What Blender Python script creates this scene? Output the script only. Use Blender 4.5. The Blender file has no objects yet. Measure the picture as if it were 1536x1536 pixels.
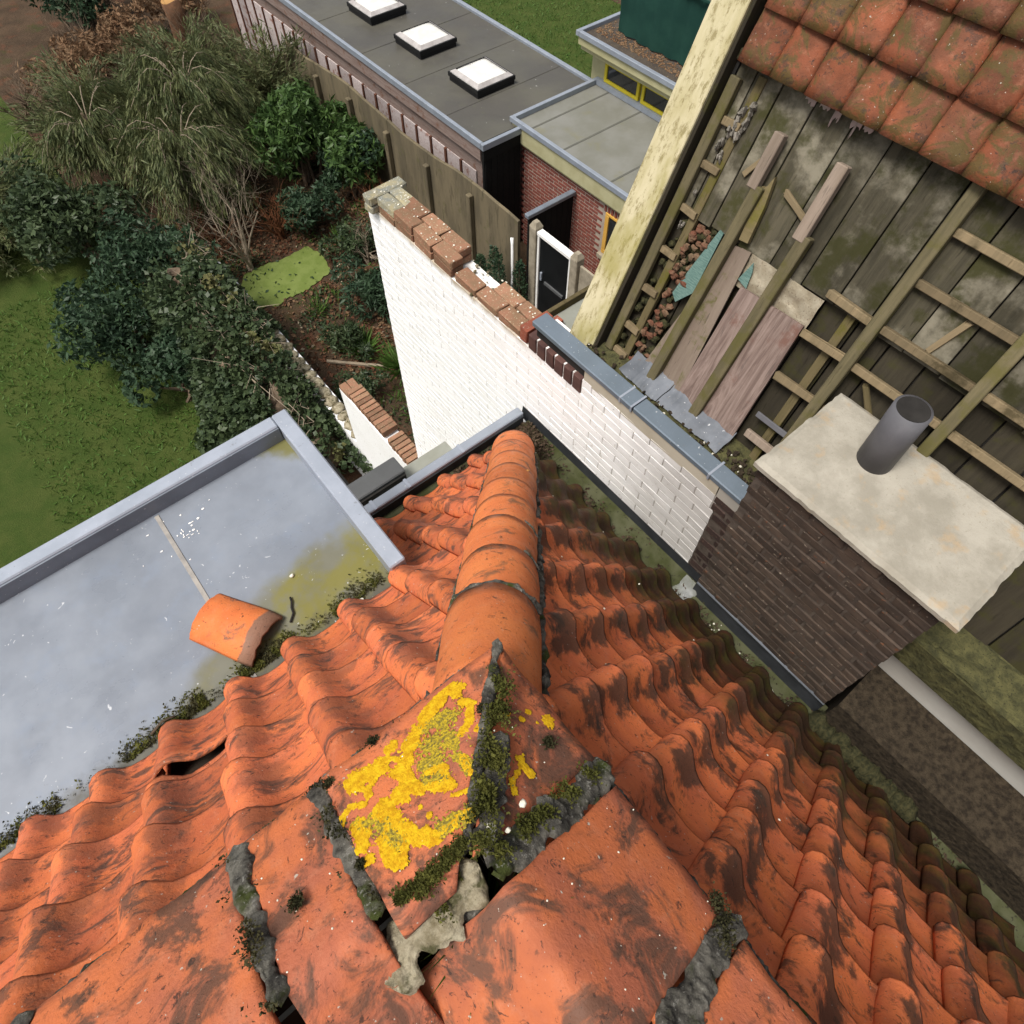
import bpy, bmesh, math, random
import numpy as np
from mathutils import Vector, Matrix, noise as mnoise

random.seed(7)
rng = np.random.default_rng(11)
D = bpy.data
SC = bpy.context.scene
COL = SC.collection
V = Vector

# ---------------------------------------------------------------- camera, sky, sun, exposure
cam_d = D.cameras.new('camera')
cam = D.objects.new('camera', cam_d)
COL.objects.link(cam)
cam_d.sensor_width = 36.0
cam_d.lens = 36.0 * 1047.0 / 1536.0
cam_d.shift_y = -76.0 / 1536.0
cam_d.clip_start = 0.05
cam_d.clip_end = 400.0
CAM = V((0, 0, 9.0))
_p = math.radians(56.33)
_h = math.radians(50.8)
_fw = V((math.cos(_h), math.sin(_h), 0))
_rt = V((math.sin(_h), -math.cos(_h), 0))
_F = _fw * math.cos(_p) - V((0, 0, 1)) * math.sin(_p)
_U = _fw * math.sin(_p) + V((0, 0, 1)) * math.cos(_p)
cam.matrix_world = Matrix(((_rt.x, _U.x, -_F.x, 0), (_rt.y, _U.y, -_F.y, 0), (_rt.z, _U.z, -_F.z, 9.0), (0, 0, 0, 1)))
SC.camera = cam

SUN_EL, SUN_AZ = math.radians(64), math.radians(176)      # azimuth counted from +x towards +y
world = D.worlds.new('World')
SC.world = world
world.use_nodes = True
wt = world.node_tree
wt.nodes.clear()
w_out = wt.nodes.new('ShaderNodeOutputWorld')
w_bg = wt.nodes.new('ShaderNodeBackground')
w_sky = wt.nodes.new('ShaderNodeTexSky')
w_sky.sky_type = 'NISHITA'
w_sky.sun_disc = False
w_sky.sun_elevation = SUN_EL
w_sky.sun_rotation = math.pi / 2 - SUN_AZ
w_sky.air_density = 1.0
w_sky.dust_density = 4.0
w_hsv = wt.nodes.new('ShaderNodeHueSaturation')
w_hsv.inputs['Saturation'].default_value = 0.30
wt.links.new(w_sky.outputs[0], w_hsv.inputs['Color'])
wt.links.new(w_hsv.outputs[0], w_bg.inputs['Color'])
w_bg.inputs['Strength'].default_value = 0.098
wt.links.new(w_bg.outputs[0], w_out.inputs['Surface'])

sun_d = D.lights.new('sun', 'SUN')
sun_d.energy = 2.5
sun_d.angle = math.radians(20)
sun_d.color = (1.0, 0.94, 0.86)
sun = D.objects.new('sun', sun_d)
COL.objects.link(sun)
sd = V((math.cos(SUN_EL) * math.cos(SUN_AZ), math.cos(SUN_EL) * math.sin(SUN_AZ), math.sin(SUN_EL)))
sun.rotation_euler = sd.to_track_quat('Z', 'Y').to_euler()
sun.location = (0, 0, 30)

SC.view_settings.view_transform = 'Standard'
SC.view_settings.look = 'None'
SC.view_settings.exposure = 0.62
SC.view_settings.gamma = 1.0
SC.view_settings.use_curve_mapping = False


# ---------------------------------------------------------------- materials
class Mat:
    def __init__(s, name, rough=0.8, metal=0.0, spec=0.15):
        s.m = D.materials.new(name)
        s.m.use_nodes = True
        s.t = s.m.node_tree
        s.b = s.t.nodes['Principled BSDF']
        s.b.inputs['Roughness'].default_value = rough
        s.b.inputs['Metallic'].default_value = metal
        s.b.inputs['Specular IOR Level'].default_value = spec
        tc = s.t.nodes.new('ShaderNodeTexCoord')
        oi = s.t.nodes.new('ShaderNodeObjectInfo')
        s.rand = oi.outputs['Random']
        mu = s.t.nodes.new('ShaderNodeMath'); mu.operation = 'MULTIPLY'; mu.inputs[1].default_value = 41.0
        s.t.links.new(s.rand, mu.inputs[0])
        ad = s.t.nodes.new('ShaderNodeVectorMath'); ad.operation = 'ADD'
        s.t.links.new(tc.outputs['Object'], ad.inputs[0])
        s.t.links.new(mu.outputs[0], ad.inputs[1])
        s.obj = ad.outputs[0]
        s.raw = tc.outputs['Object']
        s.pos = s.t.nodes.new('ShaderNodeNewGeometry').outputs['Position']

    def _in(s, sock, v):
        if isinstance(v, (int, float)):
            sock.default_value = v
        elif isinstance(v, tuple):
            sock.default_value = (*v, 1.0) if len(v) == 3 and sock.type == 'RGBA' else v
        else:
            s.t.links.new(v, sock)

    def scale(s, vec, sc):
        n = s.t.nodes.new('ShaderNodeVectorMath'); n.operation = 'MULTIPLY'
        s.t.links.new(vec, n.inputs[0]); n.inputs[1].default_value = sc
        return n.outputs[0]

    def noise(s, scale, detail=5, rough=0.6, vec=None, dist=0.0):
        n = s.t.nodes.new('ShaderNodeTexNoise')
        n.inputs['Scale'].default_value = scale
        n.inputs['Detail'].default_value = detail
        n.inputs['Roughness'].default_value = rough
        n.inputs['Distortion'].default_value = dist
        s.t.links.new(vec if vec is not None else s.obj, n.inputs['Vector'])
        return n.outputs['Fac']

    def voro(s, scale, vec=None, feature='F1'):
        n = s.t.nodes.new('ShaderNodeTexVoronoi'); n.feature = feature
        n.inputs['Scale'].default_value = scale
        s.t.links.new(vec if vec is not None else s.obj, n.inputs['Vector'])
        return n.outputs['Distance']

    def step(s, v, a, b, lo=0.0, hi=1.0):
        n = s.t.nodes.new('ShaderNodeMapRange'); n.interpolation_type = 'SMOOTHSTEP'
        s._in(n.inputs['Value'], v)
        n.inputs['From Min'].default_value = a; n.inputs['From Max'].default_value = b
        n.inputs['To Min'].default_value = lo; n.inputs['To Max'].default_value = hi
        return n.outputs['Result']

    def math(s, op, a, b=0.0):
        n = s.t.nodes.new('ShaderNodeMath'); n.operation = op
        s._in(n.inputs[0], a); s._in(n.inputs[1], b)
        return n.outputs[0]

    def mix(s, f, a, b, mode='MIX'):
        n = s.t.nodes.new('ShaderNodeMix'); n.data_type = 'RGBA'; n.blend_type = mode
        s._in(n.inputs[0], f); s._in(n.inputs[6], a); s._in(n.inputs[7], b)
        return n.outputs[2]

    def sep(s, vec):
        n = s.t.nodes.new('ShaderNodeSeparateXYZ'); s.t.links.new(vec, n.inputs[0])
        return n.outputs

    def color(s, c):
        s._in(s.b.inputs['Base Color'], c); return s

    def roughness(s, r):
        s._in(s.b.inputs['Roughness'], r); return s

    def bump(s, h, strength=0.4, dist=0.01):
        n = s.t.nodes.new('ShaderNodeBump')
        n.inputs['Strength'].default_value = strength
        n.inputs['Distance'].default_value = dist
        s.t.links.new(h, n.inputs['Height'])
        s.t.links.new(n.outputs[0], s.b.inputs['Normal'])
        return s


def simple(name, c1, c2, scale=8, rough=0.8, metal=0.0, bump=0.3, bd=0.004, spec=0.15, stretch=None, rv=0.0, speck=None):
    m = Mat(name, rough, metal, spec)
    vec = m.scale(m.obj, stretch) if stretch else m.obj
    n = m.noise(scale, 6, 0.62, vec)
    c = m.mix(m.step(n, 0.32, 0.68), c1, c2)
    if speck:
        c = m.mix(m.step(m.noise(scale * 7, 3, 0.6), 0.60, 0.68), c, speck)
    if rv:
        k = m.math('ADD', m.math('MULTIPLY', m.rand, 2 * rv), 1 - rv)
        c = m.mix(1.0, c, k, 'MULTIPLY')
    m.color(c)
    if bump:
        m.bump(n, bump, bd)
    return m.m


def terracotta(name, base, alt, dirt=0.5, green=0.0, film=(0.10, 0.062, 0.045), st=(1, 1, 1), dist=.7, flank=0, endband=0):
    m = Mat(name, 0.72, 0, 0.16)
    c = m.mix(m.step(m.noise(7, 4), 0.35, 0.65), base, alt)
    c = m.mix(1.0, c, m.math('ADD', m.math('MULTIPLY', m.rand, 0.42), 0.78), 'MULTIPLY')
    # paler dusty bloom
    c = m.mix(m.step(m.noise(23, 6, 0.7), 0.50, 0.75, 0, 0.28), c, (0.50, 0.24, 0.15))
    # brown-grey film of lichen in large patches and streaks
    f = m.noise(9, 7, 0.68, m.scale(m.obj, st), dist)
    c = m.mix(m.step(f, 0.60 - 0.13 * dirt, 0.69 - 0.09 * dirt, 0, 0.82), c, film)
    if flank:  # darker along one flank of the roll and towards the lower edge
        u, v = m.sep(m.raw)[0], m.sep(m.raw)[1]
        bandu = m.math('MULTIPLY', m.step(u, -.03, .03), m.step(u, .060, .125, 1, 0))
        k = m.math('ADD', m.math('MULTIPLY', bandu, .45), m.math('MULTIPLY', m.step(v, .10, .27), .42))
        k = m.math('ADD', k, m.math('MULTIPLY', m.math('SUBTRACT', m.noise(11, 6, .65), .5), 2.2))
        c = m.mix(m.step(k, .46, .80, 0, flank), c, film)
    if endband:
        v = m.math('ADD', m.sep(m.raw)[1], m.math('MULTIPLY', m.math('SUBTRACT', m.noise(14, 5, .6), .5), .05))
        c = m.mix(m.step(v, .218, .228, 0, .85), c, (0.17, 0.12, 0.09))
    # sooty crust, finely broken up
    k2 = m.math('ADD', m.noise(13, 4, .6), m.math('MULTIPLY', m.noise(70, 5, .75), .55))
    c = m.mix(m.step(k2, .97 - .10 * dirt, 1.05 - .10 * dirt, 0, .6), c, (0.05, 0.036, 0.028))
    # dark flecks and pits
    c = m.mix(m.step(m.noise(52, 5, 0.72, m.scale(m.obj, tuple(.5 + .5 * x for x in st)), 0.8), 0.60, 0.66, 0, 0.8), c, (0.035, 0.026, 0.022))
    c = m.mix(m.step(m.noise(150, 2, 0.6), 0.66, 0.70, 0, 0.5), c, (0.03, 0.025, 0.02))
    # pale crust specks
    c = m.mix(m.step(m.noise(95, 2, 0.5), 0.72, 0.75, 0, 0.8), c, (0.42, 0.40, 0.34))
    if green:
        p = m.sep(m.pos)
        e = m.math('ADD', p[0], m.math('MULTIPLY', m.math('SUBTRACT', m.noise(4, 4, 0.6, m.pos), 0.5), 0.9))
        g = m.step(e, 0.88, 1.48, 0, 0.95)
        g2 = m.mix(m.step(m.noise(12, 4, 0.6, m.pos), 0.42, 0.66), (0.038, 0.022, 0.013), (0.050, 0.046, 0.012))
        c = m.mix(g, c, g2)
    m.color(c)
    h = m.math('ADD', m.noise(40, 5, 0.7), m.math('MULTIPLY', m.noise(160, 3), 0.5))
    m.bump(h, 0.45, 0.004)
    m.roughness(m.step(m.noise(14, 3), 0.3, 0.7, 0.5, 0.85))
    return m.m


M = {}
M['tile_left'] = terracotta('tile_left', (0.57, 0.155, 0.055), (0.46, 0.122, 0.055), 0.68, 0, (0.070, 0.047, 0.037), (0.7, 1.3, 1.0), 1.0, 0.45)
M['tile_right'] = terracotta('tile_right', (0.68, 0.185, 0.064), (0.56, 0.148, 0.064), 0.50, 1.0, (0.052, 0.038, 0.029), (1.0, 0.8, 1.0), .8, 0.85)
M['tile_hip'] = terracotta('tile_hip', (0.60, 0.185, 0.060), (0.53, 0.150, 0.052), 0.36, 0, (0.17, 0.095, 0.055))
M['tile_ridge'] = terracotta('tile_ridge', (0.52, 0.150, 0.058), (0.38, 0.118, 0.065), 0.88, 0, (0.070, 0.048, 0.036))
M['tile_loose'] = terracotta('tile_loose', (0.56, 0.160, 0.048), (0.50, 0.130, 0.042), 0.15, 0, (0.16, 0.09, 0.06), endband=1)
M['tile_flat'] = terracotta('tile_flat', (0.22, 0.068, 0.032), (0.125, 0.052, 0.030), 1.0, 0, (0.080, 0.064, 0.022))
M['lichen'] = simple('lichen', (0.66, 0.42, 0.012), (0.46, 0.23, 0.006), 75, 0.9, bump=0.6, bd=0.004)
M['lichen_grain'] = simple('lichen_grain', (0.54, 0.38, 0.02), (0.12, 0.10, 0.03), 190, 0.9, bump=0.6, bd=0.003)
mm = Mat('mortar', 0.95)
c = mm.mix(mm.step(mm.noise(18, 7, 0.7), 0.35, 0.65), (0.030, 0.028, 0.025), (0.17, 0.16, 0.135))
c = mm.mix(mm.step(mm.noise(11, 5), 0.52, 0.66), c, (0.045, 0.055, 0.014))
c = mm.mix(mm.step(mm.noise(90, 5, 0.75), 0.57, 0.66, 0, 0.75), c, (0.30, 0.29, 0.26))
mm.color(c).bump(mm.noise(60, 7, 0.75), 1.0, 0.008)
M['mortar'] = mm.m
mm = Mat('mortar_pale', 0.95)
c = mm.mix(mm.step(mm.noise(14, 7, 0.7), 0.35, 0.62), (0.15, 0.125, 0.075), (0.36, 0.32, 0.23))
c = mm.mix(mm.step(mm.noise(22, 5), 0.53, 0.64, 0, .85), c, (0.045, 0.045, 0.016))
mm.color(c).bump(mm.noise(45, 6, 0.7), 0.9, 0.01)
M['mortar_pale'] = mm.m
M['moss'] = simple('moss', (0.035, 0.045, 0.008), (0.10, 0.10, 0.02), 45, 1.0, bump=1.0, bd=0.01)
M['moss_dark'] = simple('moss_dark', (0.022, 0.024, 0.012), (0.06, 0.055, 0.025), 60, 1.0, bump=1.0, bd=0.01)
M['spall'] = simple('spall', (0.60, 0.30, 0.10), (0.55, 0.26, 0.08), 30, 0.9)
M['pale_stone'] = simple('pale_stone', (0.55, 0.52, 0.42), (0.75, 0.72, 0.62), 30, 0.9)
M['deck'] = simple('deck', (0.03, 0.022, 0.016), (0.05, 0.036, 0.026), 5, 0.95)
M['render'] = simple('render', (0.55, 0.54, 0.50), (0.48, 0.46, 0.42), 4, 0.9)

def zinc(name, a, b, metal=0.25, rough=0.42):
    m = Mat(name, rough, metal, 0.5)
    c = m.mix(m.step(m.noise(5, 6, 0.65), 0.3, 0.7), a, b)
    c = m.mix(m.step(m.noise(70, 3), 0.68, 0.72, 0, 0.8), c, (0.62, 0.63, 0.64))
    c = m.mix(m.step(m.noise(33, 4), 0.66, 0.72, 0, 0.5), c, (0.16, 0.16, 0.16))
    m.color(c).bump(m.noise(20, 5), 0.15, 0.004)
    return m.m
M['zinc'] = zinc('zinc', (0.35, 0.385, 0.45), (0.28, 0.315, 0.37))
M['zinc_dark'] = zinc('zinc_dark', (0.20, 0.23, 0.27), (0.15, 0.17, 0.20))
M['zinc_edge'] = zinc('zinc_edge', (0.29, 0.325, 0.38), (0.24, 0.27, 0.315))
M['zinc_coping'] = zinc('zinc_coping', (0.165, 0.205, 0.25), (0.135, 0.17, 0.205))
# zinc floor with the green algae band along the tiles and chalky water marks
mm = Mat('zinc_floor', 0.42, 0.1, 0.3)
c = mm.mix(mm.step(mm.noise(3.2, 6, 0.6, mm.pos), 0.35, 0.65), (0.215, 0.240, 0.280), (0.175, 0.196, 0.230))
c = mm.mix(mm.step(mm.noise(9, 6, 0.65, mm.pos), 0.50, 0.72, 0, 0.5), c, (0.19, 0.225, 0.285))
p = mm.sep(mm.pos)
edge = mm.math('ADD', p[1], mm.math('MULTIPLY', mm.math('MINIMUM', p[0], 0.0), -0.42))
edge = mm.math('ADD', edge, mm.math('MULTIPLY', mm.math('SUBTRACT', mm.noise(5, 5, 0.55, mm.pos), 0.5), 0.24))
band = mm.step(edge, 1.44, 1.54, 1.0, 0.0)
gcol = mm.mix(mm.step(mm.noise(5.5, 5, 0.6, mm.pos), 0.40, 0.62), (0.145, 0.142, 0.100), (0.165, 0.150, 0.030))
gcol = mm.mix(mm.step(p[0], -0.50, -0.18, 0.8, 0), gcol, (0.135, 0.135, 0.110))
c = mm.mix(mm.math('MULTIPLY', band, 0.95), c, gcol)
cor = mm.math('ADD', mm.math('MULTIPLY', p[0], 1.0), mm.math('MULTIPLY', p[1], 1.0))
cor = mm.math('ADD', cor, mm.math('MULTIPLY', mm.math('SUBTRACT', mm.noise(18, 5, 0.6, mm.pos), 0.5), 0.12))
c = mm.mix(mm.step(cor, 2.24, 2.34, 0, 0.9), c, (0.15, 0.14, 0.035))
dirt = mm.step(mm.math('ADD', p[1], mm.math('MULTIPLY', mm.noise(22, 5, 0.6, mm.pos), 0.14)), 1.27, 1.22, 0, 0.85)
c = mm.mix(mm.step(mm.math('ADD', p[1], mm.math('MULTIPLY', mm.noise(22, 5, 0.6, mm.pos), 0.16)), 1.23, 1.34, 0.9, 0), c, (0.08, 0.075, 0.06))
c = mm.mix(mm.step(mm.noise(26, 3, 0.5, mm.pos, 2.0), 0.70, 0.74, 0, 0.7), c, (0.60, 0.62, 0.64))
mm.color(c).bump(mm.noise(7, 4, 0.5, mm.pos), 0.1, 0.01)
mm.roughness(mm.step(mm.noise(6, 4, 0.6, mm.pos), 0.35, 0.65, 0.25, 0.5))
M['zinc_floor'] = mm.m
M['seam_pale'] = simple('seam_pale', (0.33, 0.31, 0.28), (0.22, 0.21, 0.20), 18, 0.8)
M['gutter_floor'] = simple('gutter_floor', (0.040, 0.046, 0.014), (0.085, 0.088, 0.048), 7, 0.7, bump=0.5, speck=(0.03, 0.028, 0.018))
M['bitumen_black'] = simple('bitumen_black', (0.022, 0.024, 0.027), (0.035, 0.038, 0.042), 9, 0.55)
M['lead_pale'] = zinc('lead_pale', (0.26, 0.27, 0.27), (0.13, 0.14, 0.10), 0.05, 0.7)
M['lead'] = zinc('lead', (0.15, 0.165, 0.19), (0.075, 0.085, 0.10), 0.1, 0.65)

def paint_white(name, base=(0.92, 0.92, 0.92)):
    m = Mat(name, 0.8, 0, 0.1)
    c = m.mix(m.step(m.noise(2.2, 6, 0.6, m.pos), 0.45, 0.8, 0, 0.4), base, (0.72, 0.71, 0.67))
    c = m.mix(m.step(m.noise(26, 5, 0.65, m.scale(m.pos, (1, 1, 0.55))), 0.60, 0.70, 0, 0.55), c, (0.50, 0.48, 0.42))
    c = m.mix(m.step(m.noise(75, 3, 0.6, m.pos), 0.67, 0.71, 0, 0.8), c, (0.20, 0.17, 0.13))
    z = m.sep(m.pos)[2]
    e = m.math('ADD', z, m.math('MULTIPLY', m.noise(9, 5, 0.6, m.pos), 0.10))
    y = m.sep(m.pos)[1]
    e2 = m.math('MULTIPLY', m.step(e, 5.99, 6.05, 0, 0.8), m.step(y, 1.95, 2.2))
    c = m.mix(e2, c, (0.36, 0.27, 0.15))
    # grey weathering at the sheltered near end
    w = m.math('ADD', y, m.math('MULTIPLY', m.noise(3, 4, 0.6, m.pos), 0.9))
    c = m.mix(m.step(w, 1.15, 2.1, 0.72, 0.0), c, (0.40, 0.385, 0.36))
    m.color(c).bump(m.noise(55, 5, 0.7, m.pos), 0.5, 0.004)
    return m.m
M['white_brick'] = paint_white('white_brick')
mm = Mat('white_joint', 0.9)
c = mm.mix(mm.step(mm.noise(19, 5, 0.65, mm.scale(mm.pos, (1, 0.6, 1.6))), 0.56, 0.64, 0, 0.8), (0.80, 0.79, 0.77), (0.25, 0.22, 0.19))
w = mm.math('ADD', mm.sep(mm.pos)[1], mm.math('MULTIPLY', mm.noise(3, 4, 0.6, mm.pos), 0.9))
c = mm.mix(mm.step(w, 1.3, 2.4, 0.8, 0.0), c, (0.23, 0.205, 0.18))
mm.color(c)
M['white_joint'] = mm.m
M['old_brick'] = simple('old_brick', (0.27, 0.135, 0.085), (0.20, 0.125, 0.075), 14, 0.9, bump=0.7, rv=0.3, speck=(0.38, 0.33, 0.22))
M['red_brick'] = simple('red_brick', (0.33, 0.10, 0.06), (0.26, 0.085, 0.055), 14, 0.9, bump=0.6, rv=0.25, speck=(0.35, 0.28, 0.22))
M['grey_brick'] = simple('grey_brick', (0.19, 0.20, 0.18), (0.32, 0.28, 0.17), 12, 0.9, bump=0.7, rv=0.2, speck=(0.6, 0.6, 0.55))
M['brown_brick'] = simple('brown_brick', (0.050, 0.032, 0.027), (0.034, 0.024, 0.022), 12, 0.85, bump=0.6, rv=0.3, speck=(0.09, 0.06, 0.045))
M['soldier_brick'] = simple('soldier_brick', (0.115, 0.06, 0.05), (0.075, 0.042, 0.038), 12, 0.85, bump=0.5, rv=0.3)
mm = Mat('chimney_brick', 0.9)
c = mm.mix(mm.step(mm.noise(10, 6, 0.65), 0.35, 0.65), (0.080, 0.058, 0.044), (0.056, 0.043, 0.035))
c = mm.mix(1.0, c, mm.math('ADD', mm.math('MULTIPLY', mm.rand, 0.5), 0.70), 'MULTIPLY')
c = mm.mix(mm.step(mm.noise(55, 4, 0.6), 0.64, 0.70, 0, 0.8), c, (0.26, 0.22, 0.17))
c = mm.mix(mm.step(mm.noise(38, 3, 0.6), 0.66, 0.70, 0, 0.7), c, (0.16, 0.065, 0.03))
mm.color(c).bump(mm.noise(40, 6, 0.7), 0.8, 0.006)
M['chimney_brick'] = mm.m
M['chimney_joint'] = simple('chimney_joint', (0.105, 0.085, 0.070), (0.060, 0.048, 0.040), 25, 0.95, bump=0.6)
mm = Mat('concrete_cap', 0.9)
c = mm.mix(mm.step(mm.noise(5, 7, 0.65), 0.35, 0.65), (0.37, 0.345, 0.29), (0.265, 0.245, 0.20))
c = mm.mix(mm.step(mm.noise(9, 4), 0.56, 0.70, 0, 0.5), c, (0.40, 0.275, 0.145))
c = mm.mix(mm.step(mm.noise(90, 3), 0.62, 0.68, 0, 0.5), c, (0.24, 0.22, 0.17))
mm.color(c).bump(mm.noise(60, 6, 0.7), 0.5, 0.005)
M['concrete_cap'] = mm.m
M['pipe_grey'] = simple('pipe_grey', (0.13, 0.13, 0.14), (0.10, 0.10, 0.11), 6, 0.5, bump=0.1)

def wood(name, a, b, moss=(0.075, 0.075, 0.018), mossy=0.5, rough=0.85, pale=None, rv=0.25, grain=26, loop=0.0):
    m = Mat(name, rough, 0, 0.12)
    st = m.scale(m.obj, (1.0, 0.09, 1.0))
    g = m.noise(grain, 6, 0.7, st, 0.3 + loop)
    c = m.mix(m.step(g, 0.32, 0.68), a, b)
    c = m.mix(m.step(m.noise(grain * 3.5, 3, 0.6, st), 0.60, 0.70, 0, 0.6), c, tuple(x * 0.35 for x in a))
    if pale:
        c = m.mix(m.step(m.noise(3.5, 6, 0.65), 0.48, 0.66, 0, 0.8), c, pale)
    if mossy:
        c = m.mix(m.step(m.noise(5.5, 6, 0.65), 0.60 - 0.16 * mossy, 0.72 - 0.12 * mossy, 0, 0.88), c, moss)
    c = m.mix(1.0, c, m.math('ADD', m.math('MULTIPLY', m.rand, 2 * rv), 1 - rv), 'MULTIPLY')
    m.color(c).bump(g, 0.55, 0.005)
    return m.m
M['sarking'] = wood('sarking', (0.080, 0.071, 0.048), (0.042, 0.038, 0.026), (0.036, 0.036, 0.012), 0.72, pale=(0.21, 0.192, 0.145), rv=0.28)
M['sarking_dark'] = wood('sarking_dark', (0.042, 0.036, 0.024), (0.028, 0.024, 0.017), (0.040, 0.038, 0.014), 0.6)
M['batten'] = wood('batten', (0.145, 0.115, 0.060), (0.105, 0.086, 0.042), (0.105, 0.095, 0.020), 0.75)
M['batten_green'] = wood('batten_green', (0.130, 0.110, 0.062), (0.085, 0.074, 0.042), (0.088, 0.080, 0.028), 0.75)
M['batten_pale'] = wood('batten_pale', (0.25, 0.20, 0.16), (0.19, 0.15, 0.115), (0.10, 0.09, 0.04), 0.15)
M['rung'] = wood('rung', (0.19, 0.145, 0.085), (0.14, 0.11, 0.065), (0.05, 0.04, 0.02), 0.5)
M['plywood'] = wood('plywood', (0.25, 0.19, 0.165), (0.125, 0.088, 0.075), (0.15, 0.08, 0.062), 0.3, grain=13, loop=3.2, rv=0.1)
M['plywood_old'] = wood('plywood_old', (0.20, 0.16, 0.125), (0.155, 0.12, 0.095), (0.085, 0.085, 0.02), 0.35, rv=0.1)
mm = Mat('verge_board', 0.85)
st = mm.scale(mm.obj, (1, 0.35, 1))
c = mm.mix(mm.step(mm.noise(7, 6, 0.65, st), 0.35, 0.65), (0.52, 0.47, 0.31), (0.40, 0.355, 0.20))
c = mm.mix(mm.step(mm.noise(30, 7, 0.8, st), 0.50, 0.60, 0, 0.75), c, (0.20, 0.165, 0.07))
c = mm.mix(mm.step(mm.noise(3.5, 5, 0.6, st), 0.52, 0.70, 0, 0.55), c, (0.26, 0.235, 0.06))
mm.color(c).bump(mm.noise(28, 6, 0.7, st), 0.6, 0.004)
M['verge_board'] = mm.m
M['cream_paint'] = simple('cream_paint', (0.46, 0.42, 0.34), (0.40, 0.36, 0.28), 5, 0.7, bump=0.15)
M['grey_paint'] = simple('grey_paint', (0.36, 0.34, 0.30), (0.30, 0.29, 0.26), 5, 0.7, bump=0.15)
M['teal_sheet'] = simple('teal_sheet', (0.07, 0.135, 0.12), (0.14, 0.22, 0.195), 30, 0.6, bump=0.5, stretch=(1, 6, 1))
M['foil'] = simple('foil', (0.27, 0.23, 0.16), (0.36, 0.32, 0.24), 18, 0.38, metal=0.3, bump=0.7, bd=0.01, speck=(0.16, 0.12, 0.08))
M['paint_scrap'] = simple('paint_scrap', (0.46, 0.34, 0.31), (0.36, 0.30, 0.26), 22, 0.8)
M['scrap'] = simple('scrap', (0.24, 0.22, 0.19), (0.13, 0.12, 0.10), 22, 0.8, bump=0.8)
M['rubble'] = simple('rubble', (0.13, 0.048, 0.03), (0.17, 0.12, 0.075), 11, 0.95, bump=0.8, rv=0.3)
M['membrane'] = simple('membrane', (0.018, 0.017, 0.016), (0.03, 0.028, 0.026), 8, 0.9)
M['litter_dark'] = simple('litter_dark', (0.022, 0.017, 0.012), (0.06, 0.046, 0.030), 35, 1.0, bump=1.0, bd=0.02)
M['gutter_moss'] = simple('gutter_moss', (0.045, 0.045, 0.022), (0.10, 0.095, 0.04), 20, 1.0, bump=1.0, bd=0.02, speck=(0.02, 0.018, 0.014))

mm = Mat('bitumen_roof', 0.6, 0, 0.4)
c = mm.mix(mm.step(mm.noise(0.9, 5, 0.6, mm.pos), 0.35, 0.65), (0.068, 0.064, 0.056), (0.088, 0.084, 0.068))
c = mm.mix(mm.step(mm.noise(9, 5, 0.6, mm.pos), 0.55, 0.75, 0, 0.5), c, (0.082, 0.084, 0.052))
c = mm.mix(mm.step(mm.noise(17, 2, 0.5, mm.pos), 0.745, 0.765, 0, 0.9), c, (0.45, 0.45, 0.42))
mm.color(c).roughness(mm.step(mm.noise(0.8, 4, 0.6, mm.pos), 0.4, 0.6, 0.35, 0.75)).bump(mm.noise(120, 2, 0.6, mm.pos), 0.3, 0.004)
M['bitumen_roof'] = mm.m
mm = Mat('annex_felt', 0.6, 0, 0.4)
c = mm.mix(mm.step(mm.noise(1.6, 5, 0.6, mm.pos), 0.35, 0.65), (0.15, 0.15, 0.125), (0.185, 0.185, 0.165))
c = mm.mix(mm.step(mm.noise(2.4, 5, 0.6, mm.pos), 0.55, 0.72, 0, 0.5), c, (0.16, 0.15, 0.075))
mm.color(c).bump(mm.noise(90, 3, 0.6, mm.pos), 0.2, 0.004)
M['annex_felt'] = mm.m
M['felt_lap'] = simple('felt_lap', (0.10, 0.10, 0.088), (0.12, 0.12, 0.10), 8, 0.7)
M['gravel_roof'] = simple('gravel_roof', (0.05, 0.042, 0.036), (0.075, 0.062, 0.05), 6, 0.95, bump=0.6, speck=(0.20, 0.15, 0.07))
M['annex_brick'] = simple('annex_brick', (0.22, 0.072, 0.052), (0.155, 0.055, 0.045), 9, 0.85, bump=0.3)
M['annex_joint'] = simple('annex_joint', (0.40, 0.34, 0.28), (0.34, 0.28, 0.23), 9, 0.9)
M['cream_board'] = simple('cream_board', (0.40, 0.38, 0.23), (0.34, 0.32, 0.18), 5, 0.8)
M['yellow_frame'] = simple('yellow_frame', (0.56, 0.47, 0.035), (0.50, 0.41, 0.03), 4, 0.5, bump=0)
M['orange_frame'] = simple('orange_frame', (0.62, 0.36, 0.08), (0.55, 0.31, 0.06), 4, 0.5, bump=0)
M['dark_timber'] = wood('dark_timber', (0.014, 0.014, 0.013), (0.010, 0.010, 0.010), mossy=0, rv=0.1)
M['black_door'] = simple('black_door', (0.007, 0.008, 0.009), (0.010, 0.011, 0.012), 4, 0.35, bump=0)
M['white_paint'] = simple('white_paint', (0.82, 0.82, 0.80), (0.74, 0.73, 0.70), 4, 0.5, bump=0.1)
M['dome'] = simple('dome', (0.66, 0.66, 0.63), (0.56, 0.56, 0.53), 5, 0.2, bump=0, spec=0.5)
M['dome_dirt'] = simple('dome_dirt', (0.33, 0.30, 0.27), (0.62, 0.61, 0.60), 25, 0.5, bump=0)
M['dome_rim'] = simple('dome_rim', (0.30, 0.28, 0.27), (0.42, 0.40, 0.39), 6, 0.35, bump=0)
M['black_frame'] = simple('black_frame', (0.012, 0.012, 0.013), (0.018, 0.018, 0.018), 4, 0.5, bump=0)
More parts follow.
